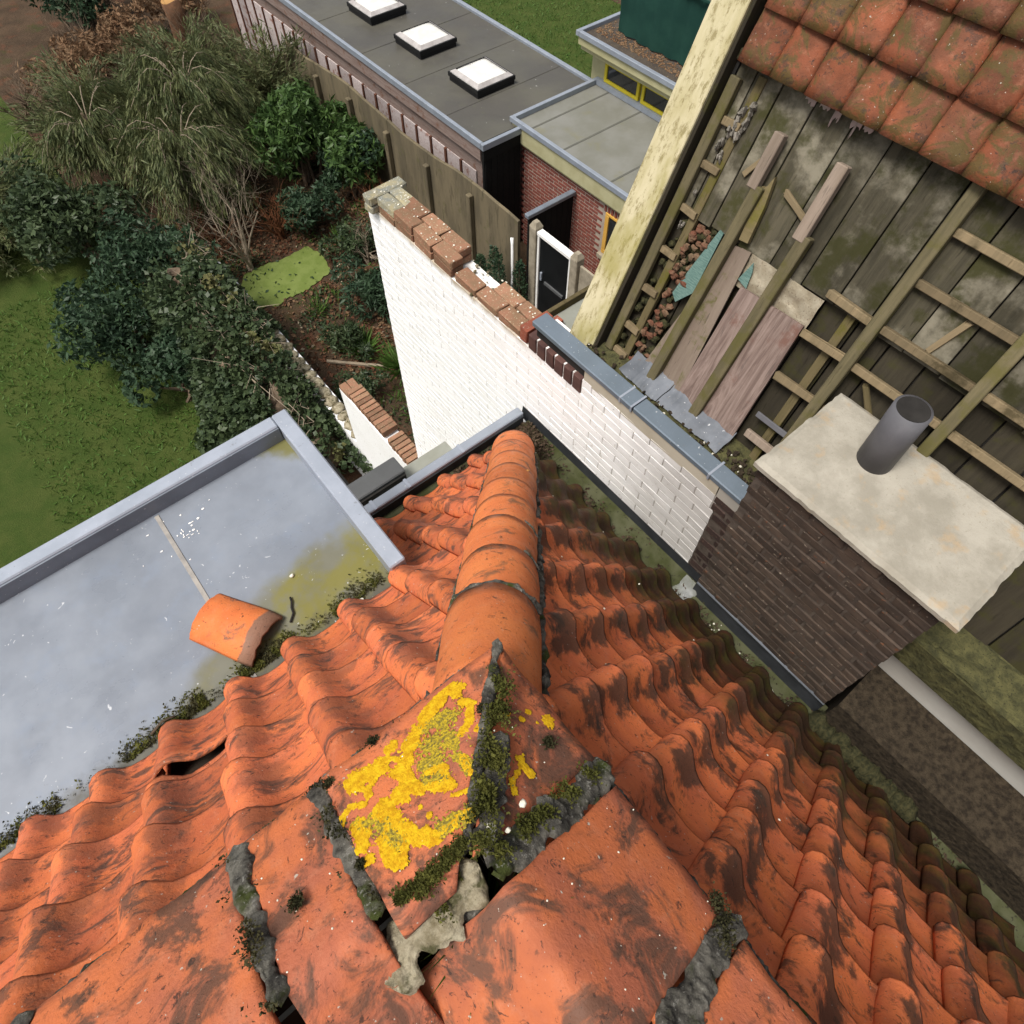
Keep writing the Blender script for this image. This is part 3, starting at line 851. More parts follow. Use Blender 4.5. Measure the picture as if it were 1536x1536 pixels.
def vtile(x0, x1, clip=None, seed=0, lift=0.0):
    """ridge tile along local x, apex at local (x, 0, 0); world frame given by the caller"""
    vs, fs = [], []
    nx, ny = 30, 31
    for side in (0, 1):
        for i in range(nx):
            x = x0 + (x1 - x0) * i / (nx - 1)
            for j in range(ny):
                q = -1 + 2 * j / (ny - 1)
                a = abs(q)
                z = vz(a)
                rag = 0.006 * mnoise.noise(V((q * 4, seed * 5.3, 0))) if i in (0, nx - 1) else 0
                rg2 = 0.006 * mnoise.noise(V((x * 14, seed, 3))) if j in (0, ny - 1) else 0
                nz = .003 * mnoise.noise(V((x * 12, q * 3, seed)))
                rim = 0.0015 if side == 0 and (i in (0, nx - 1) or j in (0, ny - 1)) else 0
                vs.append((x + rag, q * LO * (1 - .0 * side) + rg2, z + nz + .0025 * mnoise.noise(V((x * 45, q * 11, seed))) - rim - .022 * side + lift))
    n1 = nx * ny
    for i in range(nx - 1):
        for j in range(ny - 1):
            a = i * ny + j
            fs += [(a, a + ny, a + ny + 1, a + 1), (n1 + a, n1 + a + 1, n1 + a + ny + 1, n1 + a + ny)]
    for j in range(ny - 1):
        b = (nx - 1) * ny + j
        fs += [(j, j + 1, n1 + j + 1, n1 + j), (b, n1 + b, n1 + b + 1, b + 1)]
    for i in range(nx - 1):
        a = i * ny; b = a + ny - 1
        fs += [(a, n1 + a, n1 + a + ny, a + ny), (b, b + ny, n1 + b + ny, n1 + b)]
    me = mesh('ridge_tile', vs, fs, 'tile_ridge', True)
    bm = bmesh.new(); bm.from_mesh(me)
    for co, no in (clip or []):
        r = bmesh.ops.bisect_plane(bm, geom=bm.verts[:] + bm.edges[:] + bm.faces[:], plane_co=co, plane_no=no, clear_outer=True)
        ed = [e for e in r['geom_cut'] if isinstance(e, bmesh.types.BMEdge)]
        bmesh.ops.holes_fill(bm, edges=ed)
    bmesh.ops.recalc_face_normals(bm, faces=bm.faces)
    bm.to_mesh(me); bm.free()
    return me


R1 = axes((1, 0, 0), (0, 1, 0), (0, 0, 1), (0, .13, AP))        # ridge running along x
R2 = axes((0, -1, 0), (1, 0, 0), (0, 0, 1), (.02, 0, AP))       # ridge running along -y, local x = -y
mitre = V((1, -1, 0)).normalized()
mc = V((.02, .13, 0))
# ridge 1 pieces: lichen tile, short piece, next tiles
link('ridge_tile', vtile(-0.128, .34, [(V((.02 - .012, 0, 0)), mitre), (V((0, -.045, 0)), V((0, -1, 0)))], 1, .012), house, R1)['label'] = 'ridge tile crusted with yellow lichen'
link('ridge_tile', vtile(-0.288, -.152, None, 2), house, R1)
link('ridge_tile', vtile(-0.66, -.318, None, 3, -.004), house, R1)
link('ridge_tile', vtile(-1.02, -.69, None, 4), house, R1)
link('ridge_tile', vtile(-1.38, -1.05, None, 5), house, R1)
# ridge 2 pieces (local x = -y, local y = +x)
link('ridge_tile', vtile(-.42, -.103, [(V((-.13 - .0, .014, 0)), V((-1, -1, 0)).normalized()), (V((0, -.03, 0)), V((0, -1, 0)))], 6, .004), house, R2)
link('ridge_tile', vtile(-.045, .205, None, 7, .006), house, R2)['label'] = 'large clean-edged ridge tile with brown stains'
link('ridge_tile', vtile(.255, .58, None, 8), house, R2)
link('ridge_tile', vtile(.62, .95, None, 9), house, R2)


# ---- mortar, moss and lichen on the ridge
def crust(name, path, width, height, mat, seed=0, parent=house, up=V((0, 0, 1)), n=None, sub=None, amp=0.75):
    """rough strip of mortar along a 3D path"""
    P = [V(p) for p in path]
    L = [0]
    for a, b in zip(P, P[1:]): L.append(L[-1] + (b - a).length)
    n = n or max(6, int(L[-1] / 0.0045)); m = sub or 14
    vs, fs = [], []
    for i in range(n + 1):
        t = L[-1] * i / n
        k = max(j for j in range(len(P) - 1) if L[j] <= t + 1e-9)
        f = (t - L[k]) / max(1e-6, L[k + 1] - L[k])
        c = P[k].lerp(P[k + 1], min(1, f)); d = (P[k + 1] - P[k]).normalized()
        sdir = d.cross(up).normalized(); nn = sdir.cross(d)
        env = min(1, (i + .4) * .4, (n - i + .4) * .4)
        wl = width * env * (0.85 + .9 * mnoise.noise(V((t * 22, seed * 3.3, 0))) + .35 * mnoise.noise(V((t * 70, seed * 3.3, 7))))
        wr = width * env * (0.85 + .9 * mnoise.noise(V((t * 22, seed * 3.3, 40))) + .35 * mnoise.noise(V((t * 70, seed * 3.3, 47))))
        hh = height * (0.8 + .7 * mnoise.noise(V((t * 14, seed * 2.1, 9))))
        for j in range(m + 1):
            q = -1 + 2 * j / m
            b = c + sdir * (q * (wl if q < 0 else wr) / 2)
            h = hh * (max(0, 1 - abs(q) ** 3.5)) ** 0.5
            r = mnoise.noise(b * 60 + V((seed, 0, 0))) * 0.7 + mnoise.noise(b * 150) * 0.6 + abs(mnoise.noise(b * 330)) * 0.5
            vs.append(b + nn * (h * (1 + amp * r) - 0.006))
    for i in range(n):
        for j in range(m):
            a = i * (m + 1) + j
            fs.append((a, a + 1, a + m + 2, a + m + 1))
    o = MB().add(vs, fs).build(name, mat, parent, True)
    return o


def f1(x, q):   # point on the +y face of ridge 1: q 0 apex .. 1 lower edge
    return V((x, .13 + q * LO, AP + vz(q) + .012))


def f2(y, q):   # point on the +x face of ridge 2
    return V((.02 + q * LO, y, AP + vz(q) + .006))


up1 = V((0, .6, .8)); up2 = V((.6, 0, .8))
crust('mortar', [f1(-.142, q) - V((0, 0, .006)) for q in (0.0, .3, .6, .85, 1.03)], .036, .007, 'mortar', 1, up=up1)
crust('mortar', [f1(-.304, q) - V((0, 0, .006)) for q in (0.0, .3, .6, .85, 1.03)], .044, .010, 'mortar', 2, up=up1)
crust('mortar', [f1(-.675, q) - V((0, 0, .006)) for q in (0.0, .3, .6, .85, 1.03)], .044, .009, 'mortar', 3, up=up1)
crust('mortar', [f2(.074, q) - V((0, 0, .004)) for q in (0.0, .3, .6, .85, 1.05)], .066, .012, 'mortar', 4, up=up2)
crust('mortar', [f2(-.232, q) - V((0, 0, .004)) for q in (0.2, .5, .8, 1.08)], .056, .014, 'mortar', 5, up=up2)
crust('mortar', [f2(-.60, q) - V((0, 0, .004)) for q in (0.0, .5, 1.0)], .05, .010, 'mortar', 6, up=up2)
# mitre joint
mp_ = lambda q: V((.02 + q * LO, .13 + q * LO, AP + vz(q) + .012))
crust('mortar', [mp_(q) for q in (-.05, .2, .45, .7, .9, 1.02)], .026, .011, 'mortar', 7)
crust('mortar', [mp_(q) + V((.012, -.03, 0)) for q in (.0, .15, .3, .5)], .050, .013, 'mortar', 17)
# bedding along the lower edges of the ridge and the hip
crust('mortar', [V((x, .13 + LO * 1.0, AP - LOD - .005)) for x in (-.14, -.05, .05, .15, .23)], .022, .012, 'mortar', 8, up=up1)
crust('mortar', [V((x, .13 + LO * 1.0, AP - LOD - .012)) for x in (-.9, -.6, -.3, -.15)], .024, .010, 'mortar', 9, up=up1)
crust('mortar', [V((.02 + LO, y, AP - LOD - .012)) for y in (.10, 0, -.1, -.2)], .022, .012, 'mortar', 10, up=up2)
crust('mortar', [V((.02 + LO, y, AP - LOD - .012)) for y in (-.2, -.5, -.9)], .024, .012, 'mortar', 11, up=up2)
hp = lambda t, o, h: PK + hd_ * t + hq * o + hnrm * h
crust('mortar', [hp(t, .128, .022) for t in (.36, .6, .9, 1.2, 1.6, 2.0, 2.4, 2.9)], .026, .016, 'mortar', 12, up=hnrm)
crust('mortar', [hp(t, -.130, .022) for t in (.36, .6, .9, 1.2, 1.6, 2.0, 2.4, 2.9)], .014, .008, 'mortar', 13, up=hnrm)
for k, t in enumerate((0.70, 1.02, 1.335)):                    # mortar showing at the open joints
    pts = [hp(t + .052, .134 * math.cos(math.radians(a)), .020 + .134 * math.sin(math.radians(a))) for a in ((18, 40, 65, 90, 115, 140, 162) if k == 0 else (20, 40, 55))]
    crust('mortar', pts, .022 if k == 0 else .010, .007, 'mortar', 20 + k, up=V((.2, .2, .95)))
# pale bedding mortar left on the inner side of the ridge
pm = crust('mortar', [(-.19, .070, 7.748), (-.13, .084, 7.764), (-.06, .094, 7.774), (.010, .098, 7.776)], .092, .014, 'mortar_pale', 14, amp=1.2, sub=26)
crust('mortar', [(-.10, .070, 7.752), (-.06, .062, 7.748), (-.01, .066, 7.752)], .040, .012, 'mortar', 15, amp=1.2, sub=14)
pm['label'] = 'thick pale lump of exposed bedding mortar'
inn = MB()
rr = random.Random(5)
for k in range(46):
    x, y = rr.uniform(-.18, .03), rr.uniform(-.05, .07)
    inn.lump((x, y, 7.60 + rr.uniform(-.03, .05)), rr.uniform(.012, .03), k, .6)
tag(inn.build('rubble', 'moss_dark', house, True), kind='stuff')
P1, P2_ = [], []
for k in range(15000):
    w = rr.random()
    if w < .40:
        q = rr.random() ** 1.3 * 0.75
        p = mp_(q) + V((rr.gauss(.012, .011), rr.gauss(-.018, .013), .014))
        if mnoise.noise(p * 34) < -.12: continue
    elif w < .64:
        x = rr.uniform(-.12, .045); p = V((x, .122 + rr.gauss(0, .009) + .10 * max(0, x), AP + .016 - max(0, -x) * .04))
        if mnoise.noise(p * 30) + .5 * mnoise.noise(p * 70) < .02: continue
    elif w < .84:
        q = rr.random() ** 1.2 * .95
        p = f2(.088 + rr.gauss(0, .009), q) + V((0, 0, .014))
        if mnoise.noise(p * 26) < -.1: continue
    else:
        x = rr.uniform(-.115, -.02); p = V((x, .10 + rr.gauss(0, .016), 7.785))
        if mnoise.noise(p * 30) < .1: continue
    P1.append(tuple(p))
fuzz('moss', P1, .0062, 'moss_leaf', house)
for k in range(5200):
    w = rr.random()
    if w < .3: p = f1(-.304 + rr.gauss(0, .012), rr.random()) + V((0, 0, .016))
    elif w < .5: p = f1(-.142 + rr.gauss(0, .010), rr.random()) + V((0, 0, .010))
    elif w < .72: p = V((rr.uniform(-.3, .2), .13 + LO * 1.0 + rr.gauss(0, .004), AP - LOD - .004))
    else:
        (x, q, r) = rr.choice(((-.12, .93, .008), (.165, .60, .009), (-.02, .99, .008), (-.235, .38, .013), (-.13, .3, .006)))
        p = f1(x + rr.gauss(0, r * .5), q + rr.gauss(0, r * 1.9)) + V((0, 0, .001))
    if w < .72 and mnoise.noise(p * 24) < .08: continue
    P2_.append(tuple(p))
for k in range(900):
    (y, q, r) = rr.choice(((.175, .80, .011), (-.212, .99, .022), (-.228, .90, .018), (-.19, 1.03, .014)))
    P2_.append(tuple(f2(y + rr.gauss(0, r * .5), q + rr.gauss(0, r * 1.9)) + V((0, 0, .002 + rr.random() * .012 * (y < 0)))))
fuzz('moss', P2_, .0058, 'moss_leaf_dark', house)
ps = MB()
for (x, y, z, r) in ((.055, .115, 7.812, .009), (.045, .106, 7.812, .008), (.072, .098, 7.811, .005), (.115, .115, 7.783, .007)):
    ps.lump((x, y, z), (r, r * .8, r * .5), int(x * 900), .6)
for k in range(60):
    p = f1(rr.uniform(-.12, .18), rr.random()) if k < 26 else (f1(rr.uniform(-.29, -.16), rr.random()) if k < 40 else f2(rr.uniform(-.2, .1), rr.random()))
    ps.lump(p, rr.uniform(.001, .0022), k, .5, (5, 3))
tag(ps.build('mortar_specks', 'pale_stone', house, True), kind='stuff')


# lichen crusts grown as geometry on the two ridge faces
def seg_d(px, py, ax, ay, bx, by):
    dx, dy = bx - ax, by - ay
    L = dx * dx + dy * dy
    t = 0 if L == 0 else np.clip(((px - ax) * dx + (py - ay) * dy) / L, 0, 1)
    return np.hypot(px - ax - t * dx, py - ay - t * dy)


def nz(v): return mnoise.noise(v)


def lichen(fn, u0, u1, v0, v1, strokes, thr, res, seed, grain=False):
    """fn(u, v) -> point on tile; strokes are capsules (u, v, u2, v2, r) in metres on the face"""
    nu, nv = int((u1 - u0) / res), int((v1 - v0) / res)
    us = u0 + (u1 - u0) * (np.arange(nu + 1) / nu); vv = v0 + (v1 - v0) * (np.arange(nv + 1) / nv)
    UU, VV = np.meshgrid(us, vv, indexing='ij')
    fld = np.full(UU.shape, -1.0)
    for (a, b, c_, d_, r) in strokes:
        fld = np.maximum(fld, 1 - seg_d(UU, VV, a, b, c_, d_) / (r * (.95 if grain else .80)))
    idx = {}; vs = []; fs = []
    val = np.zeros(UU.shape)
    for i in range(nu + 1):
        for j in range(nv + 1):
            if fld[i, j] < -.5: val[i, j] = -1; continue
            p = V((us[i] * 60, vv[j] * 60, seed)); q = V((us[i] * 230, vv[j] * 230, seed + 3))
            k = fld[i, j] + .50 * nz(p) + .30 * nz(p * 1.9) + (.55 * nz(q) + .3 * nz(q * 2.3) if grain else .32 * nz(q))
            val[i, j] = k
    for i in range(nu):
        for j in range(nv):
            if val[i, j] > thr and val[i + 1, j] > thr and val[i, j + 1] > thr and val[i + 1, j + 1] > thr:
                ids = []
                for (a, b) in ((i, j), (i + 1, j), (i + 1, j + 1), (i, j + 1)):
                    if (a, b) not in idx:
                        idx[a, b] = len(vs)
                        e = min(1, max(0, (val[a, b] - thr) * 3))
                        vs.append(fn(us[a], vv[b]) + V((0, .3, .8)) * (.0006 + .0016 * e * (1 + .5 * nz(V((us[a] * 300, vv[b] * 300, seed))))))
                    ids.append(idx[a, b])
                fs.append(tuple(ids))
    return vs, fs
LS= [(-0.0835, 0.2075, -0.0362, 0.1991, 0.0302), (-0.0075, 0.2162, 0.0059, 0.2185, 0.0141), (-0.0198, 0.2078, -0.0014, 0.1889, 0.0089), (-0.0663, 0.181, -0.0729, 0.1669, 0.0105), (-0.1338, 0.1501, -0.1251, 0.1666, 0.0081), (-0.1251, 0.1666, -0.1054, 0.1737, 0.0081), (-0.1054, 0.1737, -0.0824, 0.1585, 0.0081), (-0.1081, 0.1347, -0.1095, 0.1127, 0.0193), (-0.1095, 0.1127, -0.117, 0.1009, 0.0193), (-0.1178, 0.0749, -0.116, 0.0749, 0.0129), (-0.0842, 0.0828, -0.0878, 0.054, 0.0181), (-0.0878, 0.054, -0.0765, 0.0409, 0.0181), (-0.0735, 0.131, -0.0589, 0.0899, 0.0161), (-0.0592, 0.1302, -0.0531, 0.081, 0.0193), (-0.0531, 0.081, -0.0416, 0.0524, 0.0193), (-0.0416, 0.0524, -0.0211, 0.0346, 0.0193), (-0.0211, 0.0346, 0.0128, 0.0265, 0.0101), (-0.0318, 0.1255, -0.0075, 0.1417, 0.0209), (-0.0075, 0.1417, 0.0205, 0.192, 0.0209), (0.0205, 0.192, 0.0488, 0.2057, 0.0209), (0.0488, 0.2057, 0.0853, 0.2243, 0.0209), (0.0853, 0.2243, 0.1117, 0.2319, 0.0209), (0.1117, 0.2319, 0.1389, 0.2465, 0.0209), (0.1389, 0.2465, 0.1566, 0.2319, 0.0209), (0.1566, 0.2389, 0.149, 0.2206, 0.0161), (0.1466, 0.1973, 0.1563, 0.18, 0.0133), (0.1563, 0.18, 0.1331, 0.1533, 0.0133), (0.1331, 0.1533, 0.1084, 0.1417, 0.0133), (0.1338, 0.1307, 0.1383, 0.1313, 0.0113), (-0.016, 0.169, 0.0027, 0.1598, 0.0161), (-0.0067, 0.1231, 0.0127, 0.1048, 0.0161), (0.0127, 0.1048, 0.0374, 0.0899, 0.0161), (0.0264, 0.1268, 0.0493, 0.1137, 0.0129), (0.0493, 0.1137, 0.0427, 0.0807, 0.0129), (0.0365, 0.0658, 0.0605, 0.0519, 0.0064), (0.0842, 0.1069, 0.0831, 0.0723, 0.0113), (0.0236, 0.0314, 0.0381, 0.0259, 0.0105), (-0.0075, 0.0665, -0.009, 0.0642, 0.0072), (-0.013, 0.0872, -0.0138, 0.0859, 0.0064), (-0.0629, 0.0639, -0.0665, 0.0461, 0.0101)]
LG= [(0.0724, 0.2028, 0.0918, 0.1928, 0.0242), (0.0918, 0.1928, 0.118, 0.1871, 0.0242), (0.0484, 0.163, 0.08, 0.1611, 0.0302), (0.08, 0.1611, 0.0953, 0.1347, 0.0302), (0.0286, 0.1433, 0.0555, 0.1357, 0.0242), (0.0795, 0.1116, 0.0859, 0.087, 0.0201), (0.0195, 0.1155, 0.0421, 0.1027, 0.0181), (-0.0733, 0.103, -0.0676, 0.0681, 0.0242), (-0.0022, 0.0359, 0.0342, 0.0257, 0.0201), (-0.1069, 0.1375, -0.0829, 0.1195, 0.0161)]
LR= [(0.2083, 0.2374, 0.2036, 0.2382, 0.0161), (0.2404, 0.2148, 0.2389, 0.2159, 0.0081), (0.2334, 0.1949, 0.2331, 0.1955, 0.0089), (0.2136, 0.2154, 0.2135, 0.2156, 0.0056), (0.2583, 0.1771, 0.2559, 0.1774, 0.0089), (0.1804, 0.1438, 0.1674, 0.1394, 0.0105), (0.1674, 0.1394, 0.1447, 0.1415, 0.0105), (0.1609, 0.1255, 0.1548, 0.1061, 0.0081), (0.1548, 0.1061, 0.1379, 0.0983, 0.0081)]
def g1(u, v): return f1(u, v / LO)


def g2(u, v): return f2(u, v / LO)


vs, fs = lichen(g1, -.13, .20, .01, .25, LS, .02, .0017, 1)
o = MB().add(vs, fs).build('lichen', 'lichen', house); tag(o, 'bright yellow lichen rosettes', kind='stuff')
vs, fs = lichen(g1, -.13, .20, .01, .25, LG, .18, .0016, 2, True)
o = MB().add(vs, fs).build('lichen', 'lichen_grain', house); tag(o, 'grainy dull yellow lichen', kind='stuff')
LH = [(a, b, c_, d_, r * 1.4) for (a, b, c_, d_, r) in LS]
vs, fs = lichen(g1, -.13, .20, .01, .25, LH, .52, .0016, 4, True)
tag(MB().add(vs, fs).build('lichen', 'lichen', house), 'loose yellow lichen granules', kind='stuff')
vs, fs = lichen(g2, .0, .26, .01, .25, LR, .02, .0017, 3)
tag(MB().add(vs, fs).build('lichen', 'lichen', house), kind='stuff')

hm = MB()
for (t, o_, r) in ((2.19, .075, .020), (1.62, .045, .010)):
    a_ = math.asin(o_ / .125)
    hm.lump(hp(t, o_, .022 + .127 * math.cos(a_)), (r, r * .7, .004), int(r * 1e4), .5, (9, 5), axes(hq, hd_, hnrm, (0, 0, 0)).to_3x3().to_4x4())
tag(hm.build('pale_spall', 'spall', house, True), kind='stuff')
ps = MB()
for k in range(12):
    t, y = rr.uniform(.25, .9), rr.uniform(-.3, 1.3)
    p = V((.02, y, 7.715)) + vR * (2.85 * t) + nR * .075
    ps.lump(p, (rr.uniform(.002, .005), rr.uniform(.002, .005), .002), k, .6, (5, 4))
tag(ps.build('grit', 'pale_stone', house, True), kind='stuff')

# ---- flat zinc roof beside the tiles
zr = box('zinc_roof', (-5, 1.05, 6.36), (.36, 2.06, 6.45), 'zinc_floor', house)
WMz = WM[zr.name]
pr = MB().box((.36, 1.18, 6.34), (.43, 2.13, 6.545), .006)
fixn(pr.build('parapet', 'zinc', zr))
pr = MB().box((-5, 2.06, 6.34), (.358, 2.13, 6.545), .006)
fixn(pr.build('parapet', 'zinc', zr))
fixn(MB().box((-5, 2.052, 6.45), (.355, 2.060, 6.535)).build('parapet_lining', 'zinc_dark', zr))
fixn(MB().box((-.258, 1.10, 6.448), (-.240, 2.04, 6.454), .001).build('seam', 'seam_pale', zr))
fixn(MB().box((-1.458, 1.10, 6.448), (-1.440, 2.04, 6.454), .001).build('seam', 'seam_pale', zr))
P1, P2_ = [], []
for k in range(11000):
    x = rr.uniform(-1.6, .38) if k % 3 else rr.choice((rr.gauss(.0, .06), rr.gauss(-.22, .09), rr.gauss(-.42, .05)))
    dens = mnoise.noise(V((x * 6.5, 2.2, 0)))
    y = 1.19 + abs(rr.gauss(0, .020 + .020 * max(0, dens + .3)))
    if dens < .05 and rr.random() < .93: continue
    (P1 if mnoise.noise(V((x * 20, y * 20, 3))) > 0 else P2_).append((x, y, 6.452 + rr.random() * .006))
fuzz('moss', P1, .010, 'moss_leaf', house, .4)
fuzz('moss', P2_, .009, 'moss_leaf_dark', house, .3)
dp = MB()
for k in range(26):
    x, y = (-.185 + rr.gauss(0, .018), 1.885 + rr.gauss(0, .016)) if k < 14 else (-.15 + rr.gauss(0, .10), 2.0 - abs(rr.gauss(0, .10)))
    dp.lump((x, y, 6.451), (rr.uniform(.002, .009), rr.uniform(.002, .007), .0012), k, .7, (6, 4))
tag(dp.build('droppings', 'white_paint', house, True), kind='stuff')
# ---- box gutter round the outer corner
fixn(MB().box((.43, 1.72, 5.25), (1.835, 2.07, 5.345)).build('gutter_floor', 'gutter_floor', house))
fixn(MB().box((1.52, -5, 5.25), (1.835, 1.718, 5.345)).build('gutter_floor', 'gutter_floor', house))
gl = fixn(MB().box((.43, 2.075, 5.10), (1.79, 2.14, 5.45), .006).build('gutter_edge', 'zinc_edge', house))
fixn(MB().box((.43, 2.066, 5.347), (1.78, 2.074, 5.425)).build('gutter_lining', 'bitumen_black', house))
for x in (.90, 1.30, .66):
    fixn(MB().box((x, 2.072, 5.44), (x + .018, 2.143, 5.4535), .001).build('zinc_lap', 'zinc', gl))
fl = MB()
fl.add([(1.845, .56, 5.32), (1.822, .56, 5.32), (1.838, .56, 5.42), (1.845, 2.14, 5.32), (1.822, 2.14, 5.32), (1.838, 2.14, 5.42)], [(0, 3, 5, 2), (1, 2, 5, 4), (0, 1, 4, 3), (0, 2, 1), (3, 4, 5)])
fixn(fl.build('wall_flashing', 'bitumen_black', house))
# leaf mush, moss and grit lying in the gutter
P1, P2_ = [], []
for k in range(9000):
    t = rr.random()
    if t < .45: x, y = 1.80 - abs(rr.gauss(0, .12)), 2.05 - abs(rr.gauss(0, .10))
    elif t < .72: x, y = rr.uniform(.75, 1.75), 2.06 - abs(rr.gauss(0, .06))
    elif t < .86: x, y = 1.70 + rr.gauss(0, .035), rr.uniform(.62, 2.0)
    else: x, y = 1.655 + abs(rr.gauss(0, .04)), rr.uniform(-1.2, .6)
    if t > .45 and mnoise.noise(V((x * 9, y * 9, 2))) < 0: continue
    (P1 if rr.random() < .6 else P2_).append((x, y, 5.347 + rr.random() * (.022 if t < .45 else .006)))
o = fuzz('leaf_mush', P1, .020, 'mulch', house, .1, .38)
fuzz('moss', P2_, .013, 'moss_leaf_dark', house, .3)
ms = MB()
for k in range(420):
    y = rr.uniform(-.9, .55)
    ms.lump((1.63 + abs(rr.gauss(0, .035)), y + rr.gauss(0, .02), 5.347 + rr.uniform(0, .006)), rr.uniform(.003, .010), k, .6, (5, 4))
tag(ms.build('grit', 'litter_dark', house, True), kind='stuff')
ms = MB()
for k in range(90):
    y = rr.choice((rr.gauss(.32, .06), rr.gauss(.02, .07), rr.gauss(-.12, .05), rr.uniform(.5, 2)))
    ms.lump((1.64 + abs(rr.gauss(0, .035)), y, 5.350 + rr.uniform(0, .006)), rr.uniform(.002, .006), k, .6, (5, 4))
tag(ms.build('grit', 'pale_stone', house, True), kind='stuff')

# ---- low flat roof and its grey capping below the gutter
fixn(MB().box((.42, 2.145, 4.70), (1.50, 2.62, 4.80)).build('low_flat_roof', 'flat_grey', house))
fixn(MB().box((.42, 2.47, 4.805), (1.075, 2.62, 5.0), .008).build('capping', 'grey_cover', house))
fixn(MB().box((.42, 2.455, 4.80), (1.065, 2.469, 4.97)).build('capping_shadow', 'membrane', house))  # black strip painting the shadow under the capping

# ---- loose things lying on the zinc roof
lt = half_round(.285, .120, .132, .016, 40, 'tile_loose', 112)
lt.name = 'loose_tile'
o = link('loose_tile', lt, None, Matrix.Identity(4))
ld = V((.125, -.225, 0)).normalized(); lq = V((ld.y, -ld.x, 0)); 
o.matrix_world = axes(lq, ld, (0, 0, 1), V((-.283, 1.505, 6.385))) @ Matrix.Rotation(.04, 4, 'X')
tag(o, 'loose orange clay tile lying on the blue grey zinc roof', 'roof tile')
tw = MB().tube([(.005, 1.365, 6.458), (.0, 1.345, 6.460), (-.012, 1.325, 6.458), (-.018, 1.30, 6.459), (-.045, 1.275, 6.458)], .0042, 5)
tag(tw.build('twig', 'membrane', None, True), 'short black twig lying on the green stained zinc', 'twig')
tw = MB().tube([(-.62, 1.22, 6.46), (-.57, 1.235, 6.465), (-.53, 1.225, 6.462)], .005, 5)
tag(tw.build('twig', 'bark', None, True), 'brown twig at the tile eaves below the loose tile', 'twig')
for (x, y, r, lab) in ((.054, 1.442, .010, 'small white stone above the black twig on the zinc'), (.213, 1.178, .012, 'small white stone in the moss at the tile eaves')):
    tag(MB().lump((x, y, 6.45 + r * .6), (r, r * .8, r * .7), int(r * 1e4), .5).build('stone', 'pale_stone', None, True), lab, 'stone')


# ================================================================ WHITE PARTY WALL
def field(parent, y0, y1, z0, z1, xf, facing, mats, rank_limit, joint=.010, L=.21, H=.0535, W=.10, course=.0635, protr=.004, skip=None, name='brick', jit=.0018, ang=.006, bev=.005):
    """running bond on a plane of constant x between y0..y1; facing -1 looks towards -x. mats(y, z) -> material key"""
    sets = {}
    items = []
    nz_ = int(round((z1 - z0) / course))
    pitch = L + joint
    for r in range(nz_):
        z = z1 - course * (r + .5)
        off = (pitch / 2 if r % 2 else 0)
        y = y0 - pitch + off
        while y < y1:
            a, b = max(y, y0), min(y + L, y1)
            if b - a > .03:
                yc = (a + b) / 2
                if not (skip and skip(yc, z)):
                    items.append((yc, z, b - a))
            y += pitch
    items.sort(key=lambda t: (V((xf, t[0], t[1])) - CAM).length)
    rest = {}
    for k, (yc, z, ln) in enumerate(items):
        mk = mats(yc, z)
        key = (mk, round(ln, 2))
        if key not in sets: sets[key] = brick_meshes(ln, H, W, mk, 3 if abs(ln - L) < .02 else 1, bev)
        x = xf - facing * (W / 2 - protr) + random.uniform(-jit, jit)
        mw = Matrix.Translation((x, yc, z)) @ Matrix.Rotation(math.pi / 2, 4, 'Z') @ jrot(ang)
        me = random.choice(sets[key])
        if k < rank_limit:
            link(name, me, parent, mw)
        else:
            mb = rest.setdefault(mk, MB())
            mb.add([mw @ v.co for v in me.vertices], [tuple(p.vertices) for p in me.polygons])
    for mk, mb in rest.items():
        tag(mb.build('brickwork', mk, parent), kind='stuff')


XW = 1.85
ww = thing('white_wall', (1.95, 2.3, 0), 'tall white painted brick wall rising between garden and roof gutter', 'wall')
box('wall_core', (XW, .70, 0), (XW + .20, 3.85, 5.985), 'white_joint', ww)
field(ww, .695, 3.85, 2.0, 5.99, XW, -1, lambda y, z: 'white_brick', 290, skip=lambda y, z: z > 5.99, protr=.0024, joint=.008, H=.0574, jit=.0004, ang=.0008, bev=.0010)
field(ww, .30, .69, 5.2, 5.99, XW, -1, lambda y, z: 'brown_brick', 60, protr=.002)
fixn(MB().box((XW, .30, 4.9), (XW + .2, .699, 6.09)).build('wall_core', 'chimney_joint', ww))
field(ww, .72, 1.66, 5.99, 6.12, XW, -1, lambda y, z: 'white_brick', 40, protr=.0024, joint=.008, H=.0574, jit=.0004, ang=.0008, bev=.0010)
field(ww, .30, .715, 5.99, 6.12, XW, -1, lambda y, z: 'brown_brick', 40, protr=.002)
fixn(MB().box((XW + .002, .70, 5.986), (XW + .2, 2.1, 6.10)).build('wall_core', 'white_joint', ww))
# dark soldier bricks under the open zinc coping
sm = brick_meshes(.066, .115, .10, 'soldier_brick', 3)
for k in range(6):
    y = 1.70 + k * .0755
    link('brick', random.choice(sm), ww, Matrix.Translation((XW + .045 - .004, y, 6.047)) @ Matrix.Rotation(math.pi / 2, 4, 'Z') @ jrot(.01))
# capping bricks: two rows of stretchers along the wall top
ob = brick_meshes(.205, .060, .098, 'old_brick', 4, .007, .004)
gb = brick_meshes(.200, .060, .098, 'grey_brick', 3, .010, .005)
rb = brick_meshes(.205, .100, .060, 'red_brick', 3, .006, .004)


def cap(me, x, y, z, rot=math.pi / 2, a=.02):
    link('brick', random.choice(me), ww, Matrix.Translation((x, y, z)) @ Matrix.Rotation(rot, 4, 'Z') @ jrot(a))


